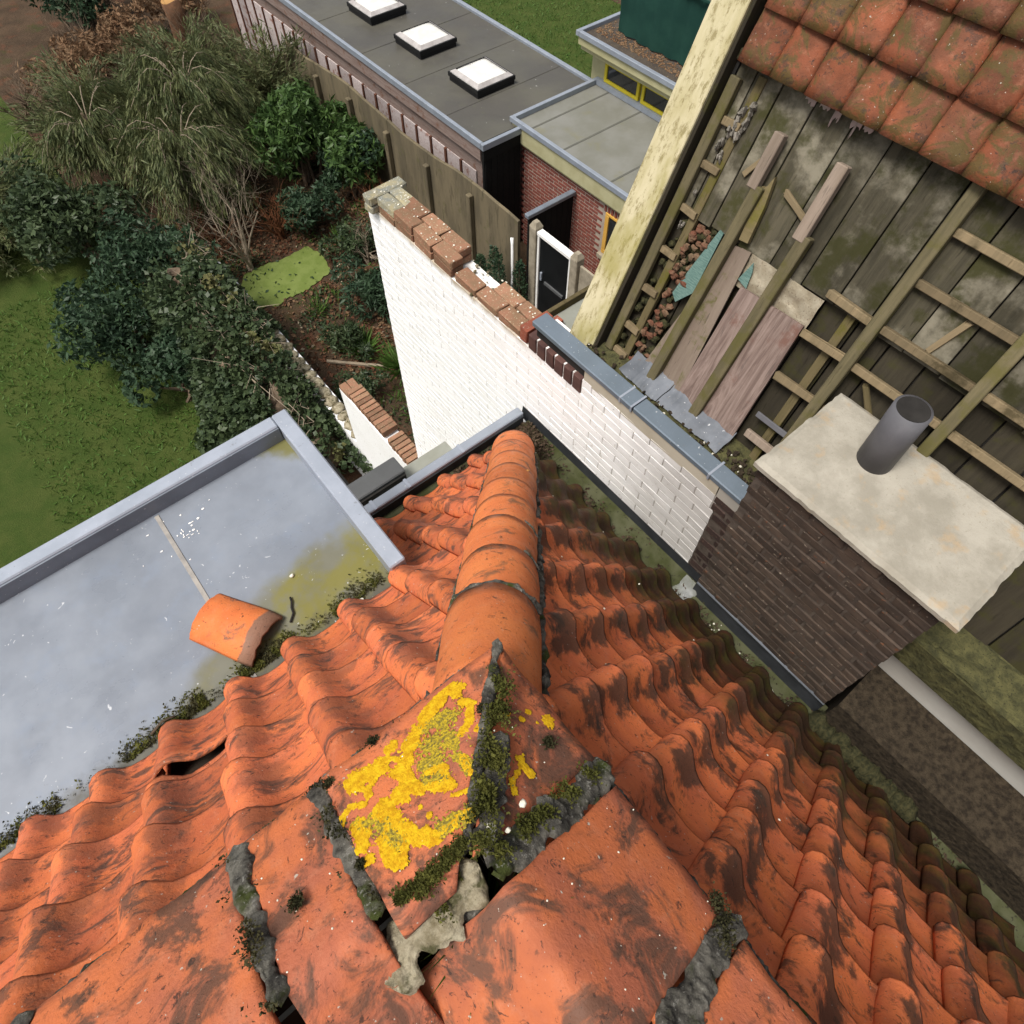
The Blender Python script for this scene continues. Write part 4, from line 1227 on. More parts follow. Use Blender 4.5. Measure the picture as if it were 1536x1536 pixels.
for zc in (6.017, 6.081):                                       # far, higher group, two courses
    for row, x in enumerate((XW + .050, XW + .152)):
        ys_ = [3.75, 3.60, 3.40, 3.18, 2.965]
        for k, y in enumerate(ys_):
            if k == 0: cap(gb, XW + .10 - .05 + row * .1, y, zc, 0, .03)
            elif k == 1: cap(gb if zc > 6.05 else ob, x, y + .0, zc, math.pi / 2, .03)
            else: cap(ob, x, y - .0 + (.05 if row else 0), zc, math.pi / 2, .02)
for row, x in enumerate((XW + .050, XW + .152)):                # near, lower group, one course
    for k, y in enumerate((2.73, 2.515, 2.30)):
        if row == 1 and k == 0: continue
        cap(ob if k == 0 else rb if False else ob, x, y + (-.04 if row else 0), 6.022, math.pi / 2, .015)
for k, y in enumerate((2.165, 2.10)):
    cap(rb, XW + .10 + .03 * k, y, 6.045 - .012 * k, 0.05 * k, .02)
lm = MB()
for k in range(120):
    x, y = XW + rr.uniform(0, .2), rr.uniform(2.05, 3.84)
    lm.lump((x, y, 5.995 + rr.uniform(0, .012)), rr.uniform(.004, .014), k, .5, (5, 4))
tag(lm.build('mortar', 'mortar_pale', ww, True), kind='stuff')
sp = MB()
for k in range(70):
    y = rr.uniform(2.1, 3.84); x = XW + rr.uniform(.01, .2)
    sp.lump((x, y, 6.112 if y > 2.86 else 6.053), (rr.uniform(.003, .010), rr.uniform(.003, .010), .002), k, .5, (6, 4))
tag(sp.build('lichen_spots', 'pale_stone', ww, True), kind='stuff')

# ---- stepped garden wall continuing the white wall
gw = thing('garden_wall', (1.95, 4.8, 0), 'low white garden wall capped with brown bricks set on edge', 'wall')
box('wall_core', (XW, 3.86, 0), (XW + .20, 5.66, 2.30), 'white_brick', gw, .004)
se = brick_meshes(.205, .105, .062, 'old_brick', 4, .006, .003)
for k in range(24):
    y = 5.56 - k * .0735
    if k < 2: continue
    z = 2.355 + (.028 if k < 13 else 0)
    if k in (13,): continue
    link('brick', random.choice(se), gw, Matrix.Translation((XW + .102, y, z)) @ jrot(.02))
for x in (XW + .05, XW + .152):
    link('brick', random.choice(ob), gw, Matrix.Translation((x, 5.545, 2.335)) @ Matrix.Rotation(math.pi / 2, 4, 'Z') @ jrot(.03))
box('wall_core', (XW + .002, 5.665, 0), (XW + .21, 10.3, 1.13), 'white_brick', gw, .004)
cp = MB()
k = 0
y = 5.68
while y < 10.2:
    L = rr.uniform(.16, .24)
    cp.lump((XW + .105 + rr.uniform(-.01, .01), y + L / 2, 1.15), (.11, L * .56, .05), k, .25, (8, 6)); y += L; k += 1
tag(cp.build('mossy_capping', 'mortar_pale', gw, True), kind='stuff')
db = MB()
db.bar((1.42, 3.2, .9), (1.42, 7.4, .9), .05, .10)
for k in range(9): db.bar((1.42, 3.4 + k * .45, 0), (1.42, 3.4 + k * .45, .95), .04, .04)
for z in (.3, .6): db.bar((1.44, 3.2, z), (1.44, 7.4, z), .02, .04)
tag(fixn(db.build('trellis', 'dark_timber')), 'low dark timber trellis along the foot of the white garden wall', 'trellis')

# ================================================================ NEIGHBOUR WITH THE OPEN MANSARD SLOPE
nb = thing('mansard_house', (3.6, -.8, 0), 'neighbouring house with steep stripped roof slope of mossy boards', 'house')
TH = math.radians(67)
MS = V((math.cos(TH), 0, math.sin(TH))); MN = V((-math.sin(TH), 0, math.cos(TH))); MX = V((0, -1, 0)); MO = V((2.075, 0, 6.05))
fixn(MB().box((2.06, -5, 0), (6, 1.80, 5.9)).build('house_wall', 'render', nb))
bk = MB()
q = [MO + MS * s + MN * -.075 for s in (-.15, 3.6)]
bk.add([(q[0].x, 1.80, q[0].z), (q[0].x, -5, q[0].z), (q[1].x, -5, q[1].z), (q[1].x, 1.80, q[1].z), (6, 1.80, 5.9), (6, -5, 5.9), (6, -5, q[1].z), (6, 1.8, q[1].z)],
       [(0, 1, 2, 3), (0, 3, 7, 4), (1, 5, 6, 2), (3, 2, 6, 7), (4, 7, 6, 5)])
fixn(bk.build('roof_core', 'membrane', nb))


def mbox(name, y0, y1, s0, s1, off, th, mat, bev=.002, skew=0.0, jit=.0, parent=None, rag=0, ends=0):
    """board on the slope: between y0..y1 along the eaves, s0..s1 up the slope, its face at off above the plane"""
    c = MO + V((0, (y0 + y1) / 2, 0)) + MS * ((s0 + s1) / 2) + MN * (off - th / 2)
    vs, fs = boxgeo((-(y1 - y0) / 2, -(s1 - s0) / 2, -th / 2), ((y1 - y0) / 2, (s1 - s0) / 2, th / 2), bev)
    vs = [V(v) + V((random.uniform(-rag, rag), random.uniform(-ends, ends), 0)) for v in vs]
    me = mesh(name, vs, fs, mat)
    bm = bmesh.new(); bm.from_mesh(me); bmesh.ops.recalc_face_normals(bm, faces=bm.faces); bm.to_mesh(me); bm.free()
    mw = axes(MX, MS, MN, c) @ Matrix.Rotation(skew, 4, 'Z') @ jrot(jit)
    return link(name, me, parent or nb, mw)


seams = [1.79, 1.655, 1.522, 1.357, 1.176, 1.005, .838, .68, .50, .335, .16, -.01, -.18, -.36, -.53, -.70, -.88, -1.05, -1.25, -1.45, -1.65, -1.85]
for a, b in zip(seams, seams[1:]):                              # upper sarking boards
    mbox('plank', b + .003, a - .003, .925 + random.uniform(-.015, .01), 1.60, random.uniform(-.004, .003), .02, 'sarking', .002, 0, .003)
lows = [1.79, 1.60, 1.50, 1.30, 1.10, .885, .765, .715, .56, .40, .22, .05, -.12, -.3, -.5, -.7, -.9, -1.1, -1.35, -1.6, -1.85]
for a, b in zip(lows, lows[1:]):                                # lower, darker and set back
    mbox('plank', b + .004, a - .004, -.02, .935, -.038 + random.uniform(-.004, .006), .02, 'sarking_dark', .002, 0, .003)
mbox('plank', .715 + .01, .765, .10, .96, -.012, .02, 'batten', .002, .01)
# fillet carrying the tiles and torn paint below it
mbox('tile_fillet', -1.85, 1.77, 1.555, 1.60, .035, .045, 'sarking', .004)
PAINT = [(1.355, 1.405, .030), (1.29, 1.335, .020), (1.235, 1.262, .045), (1.14, 1.185, .035), (1.09, 1.13, .022), (1.258, 1.266, .09), (1.158, 1.166, .075)]
# long counter battens
mbox('batten', 1.692, 1.742, .10, 1.50, .045, .035, 'batten_green', .004, .004)
mbox('batten', 1.595, 1.637, .10, 1.54, .012, .03, 'batten', .003)
for k, s in enumerate((1.335, 1.14, .93, .715, .50, .275, .12)):
    mbox('rung', 1.60, 1.70, s - .018, s + .016, .030, .028, 'rung', .003, random.uniform(-.08, .06), .02, None, .003, .002)
mbox('batten', 1.380, 1.430, 1.165, 1.40, .065, .045, 'batten_pale', .004)
mbox('batten', 1.362, 1.414, .03, 1.185, .062, .05, 'batten_green', .004, -.018)
mbox('batten', 1.076, 1.130, 1.085, 1.41, .065, .045, 'batten_pale', .004)
mbox('batten', 1.062, 1.116, -.03, 1.115, .062, .05, 'batten_green', .004, -.016)
mbox('batten', .612, .662, -.03, 1.6, .062, .05, 'batten_green', .004, .0)
mbox('batten', .16, .21, -.03, 1.6, .062, .05, 'batten_green', .004, .0)
mbox('batten', -.30, -.25, -.03, 1.6, .062, .05, 'batten_green', .004, .0)
# split board beside the second batten
sv = [(1.348, .952), (1.302, .958), (1.316, 1.12), (1.341, 1.245), (1.352, 1.20), (1.364, 1.185), (1.372, 1.19)]
sb = MB()
pts = [MO + V((0, y, 0)) + MS * s + MN * o for o in (.010, .034) for (y, s) in sv]
n = len(sv)
sb.add(pts, [tuple(range(n))[::-1], tuple(range(n, 2 * n))] + [(i, (i + 1) % n, n + (i + 1) % n, n + i) for i in range(n)])
fixn(sb.build('split_board', 'batten', nb))
# horizontal tile battens on the right
for (y0, y1, s, th) in ((.705, .877, .965, .036), (.662, .876, .775, .036), (.655, .868, .548, .034)):
    mbox('rung', y0 - .04, y1, s - .017, s + .017, .035, .03, 'rung', .003, random.uniform(-.03, .05), .01, None, .004, .004)
for s in (.965, .775, .548, .33, 1.18, 1.39):
    mbox('rung', .21, .612, s - .017, s + .017, .035, .03, 'rung', .003, .0, .01, None, .002)
    mbox('rung', -.25, .16, s - .017, s + .017, .035, .03, 'rung', .003, .0, .01, None, .002)
for (y, s, a, L, mt) in ((1.20, 1.18, 1.2, .16, 'rung'), (1.46, 1.24, -.5, .12, 'rung'), (.46, .66, .7, .2, 'batten'), (.40, 1.06, -.3, .18, 'rung')):
    mbox('splinter', y - .011, y + .011, s - L / 2, s + L / 2, .016, .014, mt, .002, a, .02, None, .005, .012)
mbox('flat_bar', .56, .836, .322, .350, .030, .012, 'pipe_grey', .002, .012)
mbox('flat_bar', .56, .83, .205, .246, .034, .022, 'batten_pale', .003, .01)
# sheets of plywood, insulation and a teal strip
pw = MB()
def slab(name, pts2, o0, o1, mat, bend=0.0):
    m_ = MB(); n = len(pts2)
    c = MO + V((0, sum(p[0] for p in pts2) / n, 0)) + MS * (sum(p[1] for p in pts2) / n)
    cs = sum(p[1] for p in pts2) / n; cy = sum(p[0] for p in pts2) / n
    lo = [(-(y - cy), s - cs, o0) for y, s in pts2]; hi = [(-(y - cy), s - cs, o1) for y, s in pts2]
    me = mesh(name, lo + hi, [tuple(range(n))[::-1], tuple(range(n, 2 * n))] + [(i, (i + 1) % n, n + (i + 1) % n, n + i) for i in range(n)], mat)
    bm = bmesh.new(); bm.from_mesh(me); bmesh.ops.recalc_face_normals(bm, faces=bm.faces); bm.to_mesh(me); bm.free()
    return link(name, me, nb, axes(MX, MS, MN, c))
slab('plywood_sheet', [(1.372, .912), (1.310, .922), (1.305, .918), (1.238, .13), (1.245, .095), (1.50, .095)], .004, .016, 'plywood_old')
slab('plywood_sheet', [(1.318, .925), (1.268, .93), (1.226, .12), (1.262, .12)], .017, .026, 'plywood_old')
slab('plywood_sheet', [(1.228, .782), (.884, .795), (.868, .09), (1.236, .09)], .012, .028, 'plywood')
ins = MB()
ny, ns = 16, 8
for i in range(ny + 1):
    for j in range(ns + 1):
        y = .878 + (1.268 - .878) * i / ny; s = .765 + (.925 - .765) * j / ns
        ins.v.append(MO + V((0, y, 0)) + MS * s + MN * (.004 + .012 * mnoise.noise(V((y * 14, s * 14, 2))) + .010 * mnoise.noise(V((y * 40, s * 30, 5)))))
for i in range(ny):
    for j in range(ns):
        a = i * (ns + 1) + j
        ins.f.append((a, a + ns + 1, a + ns + 2, a + 1))
fixn(ins.build('insulation_foil', 'foil', nb, True))
slab('teal_strip', [(1.462, .935), (1.438, .93), (1.432, .62), (1.495, .53), (1.532, .56), (1.505, .72)], .006, .014, 'teal_sheet')
slab('teal_strip', [(1.262, .80), (1.236, .90), (1.218, .86), (1.205, .785)], .016, .020, 'teal_sheet')
for (y, s, r) in ((1.60, 1.40, .035), (1.62, 1.33, .04), (1.655, 1.24, .028), (1.64, 1.20, .022), (1.07, 1.06, .02), (1.385, 1.13, .018), (1.66, 1.02, .014), (1.655, .86, .016)):
    m_ = MB(); 
    for k in range(5):
        m_.lump(MO + V((0, y + rr.gauss(0, r * .5), 0)) + MS * (s + rr.gauss(0, r * .6)) + MN * .02, (r * .5, r * .28, r * .7), k + int(s * 100), .9, (7, 5))
    m_.build('torn_scrap', 'scrap', nb)
for (y0, y1, h) in PAINT:
    n_ = 7
    top_ = [(y0 + (y1 - y0) * k / n_, 1.556) for k in range(n_ + 1)]
    bot_ = [(y0 + (y1 - y0) * k / n_, 1.552 - h * (.35 + .65 * rr.random())) for k in range(n_, -1, -1)]
    slab('paint_scrap', (top_ + bot_)[::-1], .002, .005, 'paint_scrap')
rb_ = MB()
for k in range(80):
    y, s = rr.uniform(1.49, 1.585), rr.choice((rr.uniform(.04, .55), rr.uniform(.6, .9)))
    rb_.lump(MO + V((0, y, 0)) + MS * s + MN * rr.uniform(-.02, .02), (rr.uniform(.008, .020), rr.uniform(.010, .024), rr.uniform(.010, .022)), k, .6, (6, 5))
tag(rb_.build('rubble', 'rubble', nb), kind='stuff')
rb_ = MB()
for k in range(120):
    y, s = rr.uniform(1.49, 1.69), rr.uniform(.02, 1.5)
    if s > .95 and y < 1.64: continue
    rb_.lump(MO + V((0, y, 0)) + MS * s + MN * rr.uniform(-.03, -.01), rr.uniform(.01, .028), k, .6, (6, 5))
tag(rb_.build('moss', 'moss_dark', nb, True), kind='stuff')
# flat hung tiles above
def flat_tile_mesh(seed):
    nu, nv = 9, 6
    vs, fs = [], []
    pr_ = [.0, .014, .026, .033, .036, .035, .028, .016, .004]
    us = [-.086, -.078, -.062, -.040, -.012, .020, .052, .074, .086]
    for side in (0, 1):
        for j in range(nv):
            v = -.11 + .25 * j / (nv - 1)
            for i in range(nu):
                vs.append((us[i], -v, pr_[i] * .8 + .030 * (j / (nv - 1)) - .014 * side + .002 * mnoise.noise(V((us[i] * 30, v * 20, seed)))))
    n1 = nu * nv
    for j in range(nv - 1):
        for i in range(nu - 1):
            a = j * nu + i
            fs += [(a, a + 1, a + nu + 1, a + nu), (n1 + a, n1 + a + nu, n1 + a + nu + 1, n1 + a + 1)]
    for i in range(nu - 1):
        a = (nv - 1) * nu + i
        fs += [(a, a + 1, n1 + a + 1, n1 + a), (i, n1 + i, n1 + i + 1, i + 1)]
    for j in range(nv - 1):
        a = j * nu; b = a + nu - 1
        fs += [(a, a + nu, n1 + a + nu, n1 + a), (b, n1 + b, n1 + b + nu, b + nu)]
    me = mesh('flat_tile', vs, fs, 'tile_flat', True)
    bm = bmesh.new(); bm.from_mesh(me); bmesh.ops.recalc_face_normals(bm, faces=bm.faces); bm.to_mesh(me); bm.free()
    return me
ft = [flat_tile_mesh(s) for s in range(3)]
for r in range(9):
    for k in range(21):
        y = 1.645 - k * .170 - (.012 if r % 2 else 0)
        s = 1.70 + r * .197
        link('flat_tile', random.choice(ft), nb, axes(MX, MS, MN, MO + V((0, y + random.uniform(-.003, .003), 0)) + MS * s + MN * .045) @ jrot(.012))
# verge board and its dark return
mbox('verge_board', 1.775, 1.948, -.03, 3.6, .10, .03, 'verge_board', .004)
mbox('verge_return', 1.757, 1.774, -.03, 3.6, .085, .10, 'sarking_dark', .002)
mbox('membrane_strip', 1.742, 1.757, .0, 1.58, .02, .05, 'membrane', .001)
# gutter behind the coping, lead, moss and debris
fixn(MB().box((1.94, -5, 5.95), (2.16, 1.80, 6.145)).build('gutter_bed', 'gutter_moss', nb))
gmv = MB()
ny, nx = 150, 8
for i in range(ny + 1):
    for j in range(nx + 1):
        y = -1.6 + (1.79 + 1.6) * i / ny; x = 1.942 + .20 * j / nx
        gmv.v.append(V((x, y, 6.152 + .020 * mnoise.noise(V((x * 12, y * 7, 1))) + .016 * mnoise.noise(V((x * 40, y * 34, 4))))))
for i in range(ny):
    for j in range(nx):
        a = i * (nx + 1) + j
        gmv.f.append((a, a + nx + 1, a + nx + 2, a + 1))
tag(gmv.build('gutter_moss', 'gutter_moss', nb, True), kind='stuff')
db_ = MB()
for k in range(240):
    y = rr.choice((rr.gauss(.66, .10), rr.uniform(.4, 1.8)))
    db_.lump((1.95 + rr.random() * .13, y, 6.158 + rr.uniform(0, .02)), (rr.uniform(.004, .018), rr.uniform(.004, .018), rr.uniform(.003, .010)), k, .7, (5, 4))
tag(db_.build('debris', 'litter_dark', nb), kind='stuff')
db_ = MB()
for k in range(26):
    y = rr.choice((rr.gauss(.64, .08), rr.uniform(.4, 1.8)))
    db_.lump((1.95 + rr.random() * .10, y, 6.17), rr.uniform(.003, .009), k, .7, (5, 4))
tag(db_.build('debris', 'pale_stone', nb), kind='stuff')
lead = MB()
for seg, (ya, yb) in enumerate(((1.555, 1.28), (1.275, .865))):
    n = 40
    b0 = len(lead.v)
    for i in range(n + 1):
        y = ya + (yb - ya) * i / n
        for j, (x, z) in enumerate(((2.135, 6.225), (2.095, 6.198), (2.045, 6.192), (2.000, 6.172))):
            lead.v.append(V((x + .010 * mnoise.noise(V((y * 11, j, seg))), y, z + .014 * mnoise.noise(V((y * 17, j * 1.5, 3))) + .006 * mnoise.noise(V((y * 60, j * 3, 5))))))
    for i in range(n):
        for j in range(3):
            a = b0 + i * 4 + j
            lead.f.append((a, a + 4, a + 5, a + 1))
fixn(lead.build('lead_flashing', 'lead', nb, True))
cpz = fixn(MB().box((XW - .012, 1.30, 6.195), (XW + .095, 2.08, 6.232), .005).build('zinc_coping', 'zinc_coping', nb))
fixn(MB().box((XW - .008, .56, 6.195), (XW + .088, 1.297, 6.232), .005).build('zinc_coping', 'zinc_coping', nb))
for y in (1.38, 1.30, .78):
    fixn(MB().box((XW - .014, y, 6.193), (XW + .097, y + .012, 6.2335), .001).build('zinc_lap', 'zinc', cpz))
fixn(MB().box((XW - .002, .72, 6.105), (XW + .018, 1.655, 6.193)).build('fascia', 'cream_paint', nb))
fixn(MB().box((XW + .0, .50, 6.095), (XW + .016, .715, 6.193)).build('fascia', 'grey_paint', nb))
fixn(MB().box((XW + .02, .50, 6.09), (XW + .10, 2.07, 6.193)).build('fascia_core', 'membrane', nb))
fixn(MB().box((1.95, 1.81, 5.96), (2.60, 2.17, 6.04)).build('gutter_tray', 'flat_grey', nb))
fixn(MB().box((1.95, 2.172, 5.96), (2.62, 2.20, 6.09), .003).build('tray_rim', 'batten', nb))

# ================================================================ CHIMNEY
ch = thing('chimney', (1.95, .14, 5.2), 'dark brown brick chimney with a pale concrete cap beside the gutter', 'chimney')
CX = 1.78
box('chimney_core', (CX + .004, -.265, 5.2), (2.24, .572, 6.64), 'chimney_joint', ch)
field(ch, -.268, .576, 5.43, 6.645, CX + .004, -1, lambda y, z: 'chimney_brick', 300, L=.150, H=.046, course=.060, joint=.013, protr=.006, jit=.0035, ang=.012, W=.09, bev=.003)
cc = MB()
nx, ny = 26, 40
for side in (0, 1):
    for i in range(nx + 1):
        for j in range(ny + 1):
            x = 1.735 + .57 * i / nx; y = -.32 + .905 * j / ny
            e = (i in (0, nx)) or (j in (0, ny))
            jx = .006 * mnoise.noise(V((x * 30, y * 30, 1))) if e else 0
            top = 6.676 + .012 * math.exp(-((x - 2.09) ** 2 + (y - .29) ** 2) / .03) * 2 + .004 * mnoise.noise(V((x * 9, y * 9, 0))) - (.012 if e else 0)
            cc.v.append(V((x + jx, y + jx, top if side == 0 else 6.642)))
nn_ = (nx + 1) * (ny + 1)
for i in range(nx):
    for j in range(ny):
        a = i * (ny + 1) + j
        cc.f += [(a, a + ny + 1, a + ny + 2, a + 1), (nn_ + a, nn_ + a + 1, nn_ + a + ny + 2, nn_ + a + ny + 1)]
for i in range(nx):
    for j in (0, ny):
        a = i * (ny + 1) + j
        cc.f.append((a, a + ny + 1, nn_ + a + ny + 1, nn_ + a))
for j in range(ny):
    for i in (0, nx):
        a = i * (ny + 1) + j
        cc.f.append((a, a + 1, nn_ + a + 1, nn_ + a))
fixn(cc.build('concrete_cap', 'concrete_cap', ch))
fp = MB().tube([(2.09, .285, 6.66), (2.09, .285, 6.9), (2.09, .285, 7.02)], .070, 28)
fp_o = fixn(fp.build('flue_pipe', 'pipe_grey', ch, True))
MB().tube([(2.09, .285, 7.0202), (2.09, .285, 7.0225)], .060, 28).build('flue_dark_disc', 'membrane', fp_o)  # solid dark disc on the closed pipe end, painting the darkness of a hollow
fw_ = MB()
fw_.add([(CX + .002, -.27, 5.455), (CX - .004, -.27, 5.455), (CX - .006, -.27, 5.36), (CX - .02, -.27, 5.34), (CX + .002, .576, 5.455), (CX - .004, .576, 5.455), (CX - .006, .576, 5.36), (CX - .02, .576, 5.34)],
        [(0, 1, 5, 4), (1, 2, 6, 5), (2, 3, 7, 6), (3, 0, 4, 7), (0, 3, 2, 1), (4, 5, 6, 7)])
fixn(fw_.build('flashing', 'bitumen_black', ch))
fixn(MB().box((CX - .010, -.268, 5.452), (CX + .003, .574, 5.460), .001).build('flashing_edge', 'lead', ch))
cn = MB()
for i in range(15):
    for j in range(13):
        u, v = i / 14, j / 12
        x = 1.655 + .135 * u; y = .555 + .115 * v - .02 * u
        e = max(abs(u - .5), abs(v - .5)) * 2
        z = 5.352 + .055 * max(0, u - .72) / .28 + .010 * mnoise.noise(V((u * 4, v * 4, 1))) + .006 * mnoise.noise(V((u * 11, v * 11, 2))) - .012 * max(0, e - .85) / .15 * (u < .8)
        cn.v.append(V((x + .012 * mnoise.noise(V((v * 5, 3, 0))) * (u < .2), y, z)))
for i in range(14):
    for j in range(12):
        a = i * 13 + j
        cn.f.append((a, a + 13, a + 14, a + 1))
fixn(cn.build('lead_corner', 'lead_pale', ch, True))
# dark wall and gutter end beyond the chimney
box('gable_wall', (1.745, -5, 4.5), (2.05, -.30, 5.62), 'litter_dark', nb)
pier = MB()
for k in range(16): pier.lump((1.70 + .03 * rr.random(), -.30 - .035 * k, 5.36 + .03 * rr.random()), (.06, .04, .06), k, .6, (7, 5))
pier.build('mortar_fillet', 'moss_dark', nb, True)

# ================================================================ SHED WITH SKYLIGHTS
sh = thing('garden_shed', (7.7, 11.3, 0), 'long garden shed with dark felt roof and three white skylights', 'shed')
box('shed_body', (6.40, 8.60, 0), (9.05, 18.5, 2.24), 'shed_fascia', sh)
box('felt_roof', (6.36, 8.62, 2.244), (9.0, 18.5, 2.36), 'bitumen_roof', sh)
for y in (9.62, 10.9, 12.3, 13.9, 15.4):
    fixn(MB().box((6.38, y, 2.36), (8.98, y + .09, 2.366)).build('felt_lap', 'bitumen_roof', sh))
fixn(MB().box((6.30, 8.55, 2.30), (6.365, 18.5, 2.41), .006).build('zinc_edge', 'zinc_edge', sh))
fixn(MB().box((8.995, 8.78, 2.16), (9.08, 18.5, 2.41), .006).build('zinc_edge', 'zinc_edge', sh))
fixn(MB().box((6.30, 8.47, 2.30), (7.20, 8.545, 2.41), .006).build('zinc_edge', 'zinc_edge', sh))
fixn(MB().box((6.36, 8.545, 0), (7.14, 8.595, 2.2)).build('door', 'dark_timber', sh))
fixn(MB().box((6.33, 8.50, 2.10), (7.16, 8.54, 2.295)).build('fascia_board', 'dark_timber', sh))
for k in range(6): fixn(MB().box((6.38 + k * .128, 8.528, .05), (6.38 + k * .128 + .122, 8.543, 2.09), .003).build('plank', 'dark_timber', sh))
# side: whitewashed panels between brown battens, two weathered fascia boards above
fixn(MB().box((6.33, 8.60, 2.05), (6.398, 18.5, 2.29), .003).build('fascia_board', 'shed_fascia', sh))
pk = brick_meshes(.40, 1.7, .02, 'shed_panel', 3, .002, .002)
bt = brick_meshes(.055, 1.72, .045, 'shed_batten', 3, .003, .003)
for k in range(21):
    y = 8.80 + k * .455
    for mset, yy, xx, nm in ((pk, y + .2, 6.385, 'panel'), (bt, y + .43, 6.372, 'batten')):
        me = random.choice(mset); 
        link(nm, me, sh, Matrix.Translation((xx, yy, .90)) @ Matrix.Rotation(math.pi / 2, 4, 'Z') @ jrot(.004))


def skylight(cx, cy):
    base = MB().box((cx - .41, cy - .42, 2.36), (cx + .41, cy + .42, 2.50), .006)
    f = fixn(base.build('skylight', 'black_frame', sh))
    n = 12
    d = MB()
    for i in range(n + 1):
        for j in range(n + 1):
            u, v = -1 + 2 * i / n, -1 + 2 * j / n
            h = .062 * (1 - abs(u) ** 6.0) * (1 - abs(v) ** 6.0)
            d.v.append(V((cx + u * .405, cy + v * .415, 2.503 + h)))
    for i in range(n):
        for j in range(n):
            a = i * (n + 1) + j
            d.f.append((a, a + n + 1, a + n + 2, a + 1))
    fixn(d.build('dome', 'dome', f, True))
    for (lo, hi) in (((-.425, -.435), (.425, -.412)), ((-.425, .412), (.425, .435)), ((-.425, -.411), (-.402, .411)), ((.402, -.411), (.425, .411))):
        fixn(MB().box((cx + lo[0], cy + lo[1], 2.44), (cx + hi[0], cy + hi[1], 2.515), .003).build('frame', 'black_frame', f))
    rg = MB()
    ring = [(-1, -1), (1, -1), (1, 1), (-1, 1)]
    for q_ in range(4):
        (a, b), (c_, d_) = ring[q_], ring[(q_ + 1) % 4]
        k1, k2 = .985, .80
        z1, z2 = 2.520, 2.566
        rg.quad((cx + a * .405 * k1, cy + b * .415 * k1, z1), (cx + c_ * .405 * k1, cy + d_ * .415 * k1, z1), (cx + c_ * .405 * k2, cy + d_ * .415 * k2, z2), (cx + a * .405 * k2, cy + b * .415 * k2, z2))
    rg.build('rim', 'dome_rim', f)
    st = MB()
    for k in range(70):                                          # grime gathered at the far edges
        if k % 2: u, v = 1 - abs(rr.gauss(0, .10)), rr.uniform(-.9, .95)
        else: u, v = rr.uniform(-.9, .95), 1 - abs(rr.gauss(0, .10))
        h = .064 * (1 - abs(u) ** 6) * (1 - abs(v) ** 6)
        st.lump((cx + u * .395, cy + v * .405, 2.5045 + h), (rr.uniform(.006, .02), rr.uniform(.006, .02), .0015), k, .5, (6, 4))
    tag(st.build('grime', 'dome_dirt', f, True), kind='stuff')


for cy in (10.10, 11.83, 13.50): skylight(7.54, cy)

# ================================================================ BRICK ANNEX
an = thing('brick_annex', (9.0, 6.8, 0), 'red brick annex with flat grey roof, zinc edging and yellow windows', 'building')
box('wall_core', (7.215, 2.0, 0), (12.0, 8.50, 2.05), 'annex_joint', an)
box('roof_core', (7.16, 2.0, 2.055), (9.09, 8.68, 2.36), 'cream_board', an)
box('felt_roof', (7.14, 2.0, 2.362), (9.09, 8.70, 2.40), 'annex_felt', an)
for y in (7.55, 6.45, 5.3): fixn(MB().box((7.17, y, 2.40), (9.08, y + .035, 2.406)).build('felt_lap', 'felt_lap', an))
fixn(MB().box((7.17, 8.34, 2.40), (9.08, 8.375, 2.406)).build('felt_lap', 'felt_lap', an))
fixn(MB().box((7.09, 2.0, 2.40), (7.16, 8.76, 2.49), .006).build('zinc_edge', 'zinc_edge', an))
fixn(MB().box((7.163, 8.685, 2.40), (9.12, 8.76, 2.49), .006).build('zinc_edge', 'zinc_edge', an))
fixn(MB().box((7.115, 2.0, 2.12), (7.155, 8.72, 2.398)).build('fascia', 'cream_board', an))
rest = MB()
sk = lambda y, z: (5.44 < y < 6.54 and 1.00 < z < 2.08)
bset = brick_meshes(.205, .047, .09, 'annex_brick', 3, .004)
z = .03; r = 0
nb_ = 0
while z < 2.05:
    y = 2.0 + (.11 if r % 2 else 0)
    while y < 8.5:
        if not sk(y, z) and y > 4.6 and not (5.5 < y < 6.52 and z > 1.95):
            me = random.choice(bset)
            mw = Matrix.Translation((7.215 + .045 - .006 + random.uniform(-.002, .002), y, z)) @ Matrix.Rotation(math.pi / 2, 4, 'Z')
            rest.add([mw @ v.co for v in me.vertices], [tuple(p.vertices) for p in me.polygons])
        y += .22
    z += .0635; r += 1
tag(rest.build('brickwork', 'annex_brick', an), kind='stuff')
for k in range(13):
    link('brick', random.choice(bset), an, Matrix.Translation((7.245, 5.54 + k * .077, 2.0)) @ Matrix.Rotation(math.pi / 2, 4, 'Z') @ Matrix.Rotation(math.pi / 2, 4, 'Y'))
wn = fixn(MB().box((7.18, 5.60, 1.12), (7.235, 6.43, 1.20), .004).build('window', 'orange_frame', an))
for lo, hi in (((7.18, 5.60, 1.86), (7.235, 6.43, 1.90)), ((7.18, 6.35, 1.203), (7.235, 6.43, 1.857)), ((7.18, 5.60, 1.203), (7.235, 5.68, 1.857))):
    fixn(MB().box(lo, hi, .004).build('frame', 'orange_frame', wn))
fixn(MB().box((7.205, 5.682, 1.205), (7.212, 6.348, 1.855)).build('pane', 'glass', wn))
fixn(MB().box((7.12, 5.55, 1.03), (7.24, 6.47, 1.115), .008).build('sill', 'post_concrete', wn))
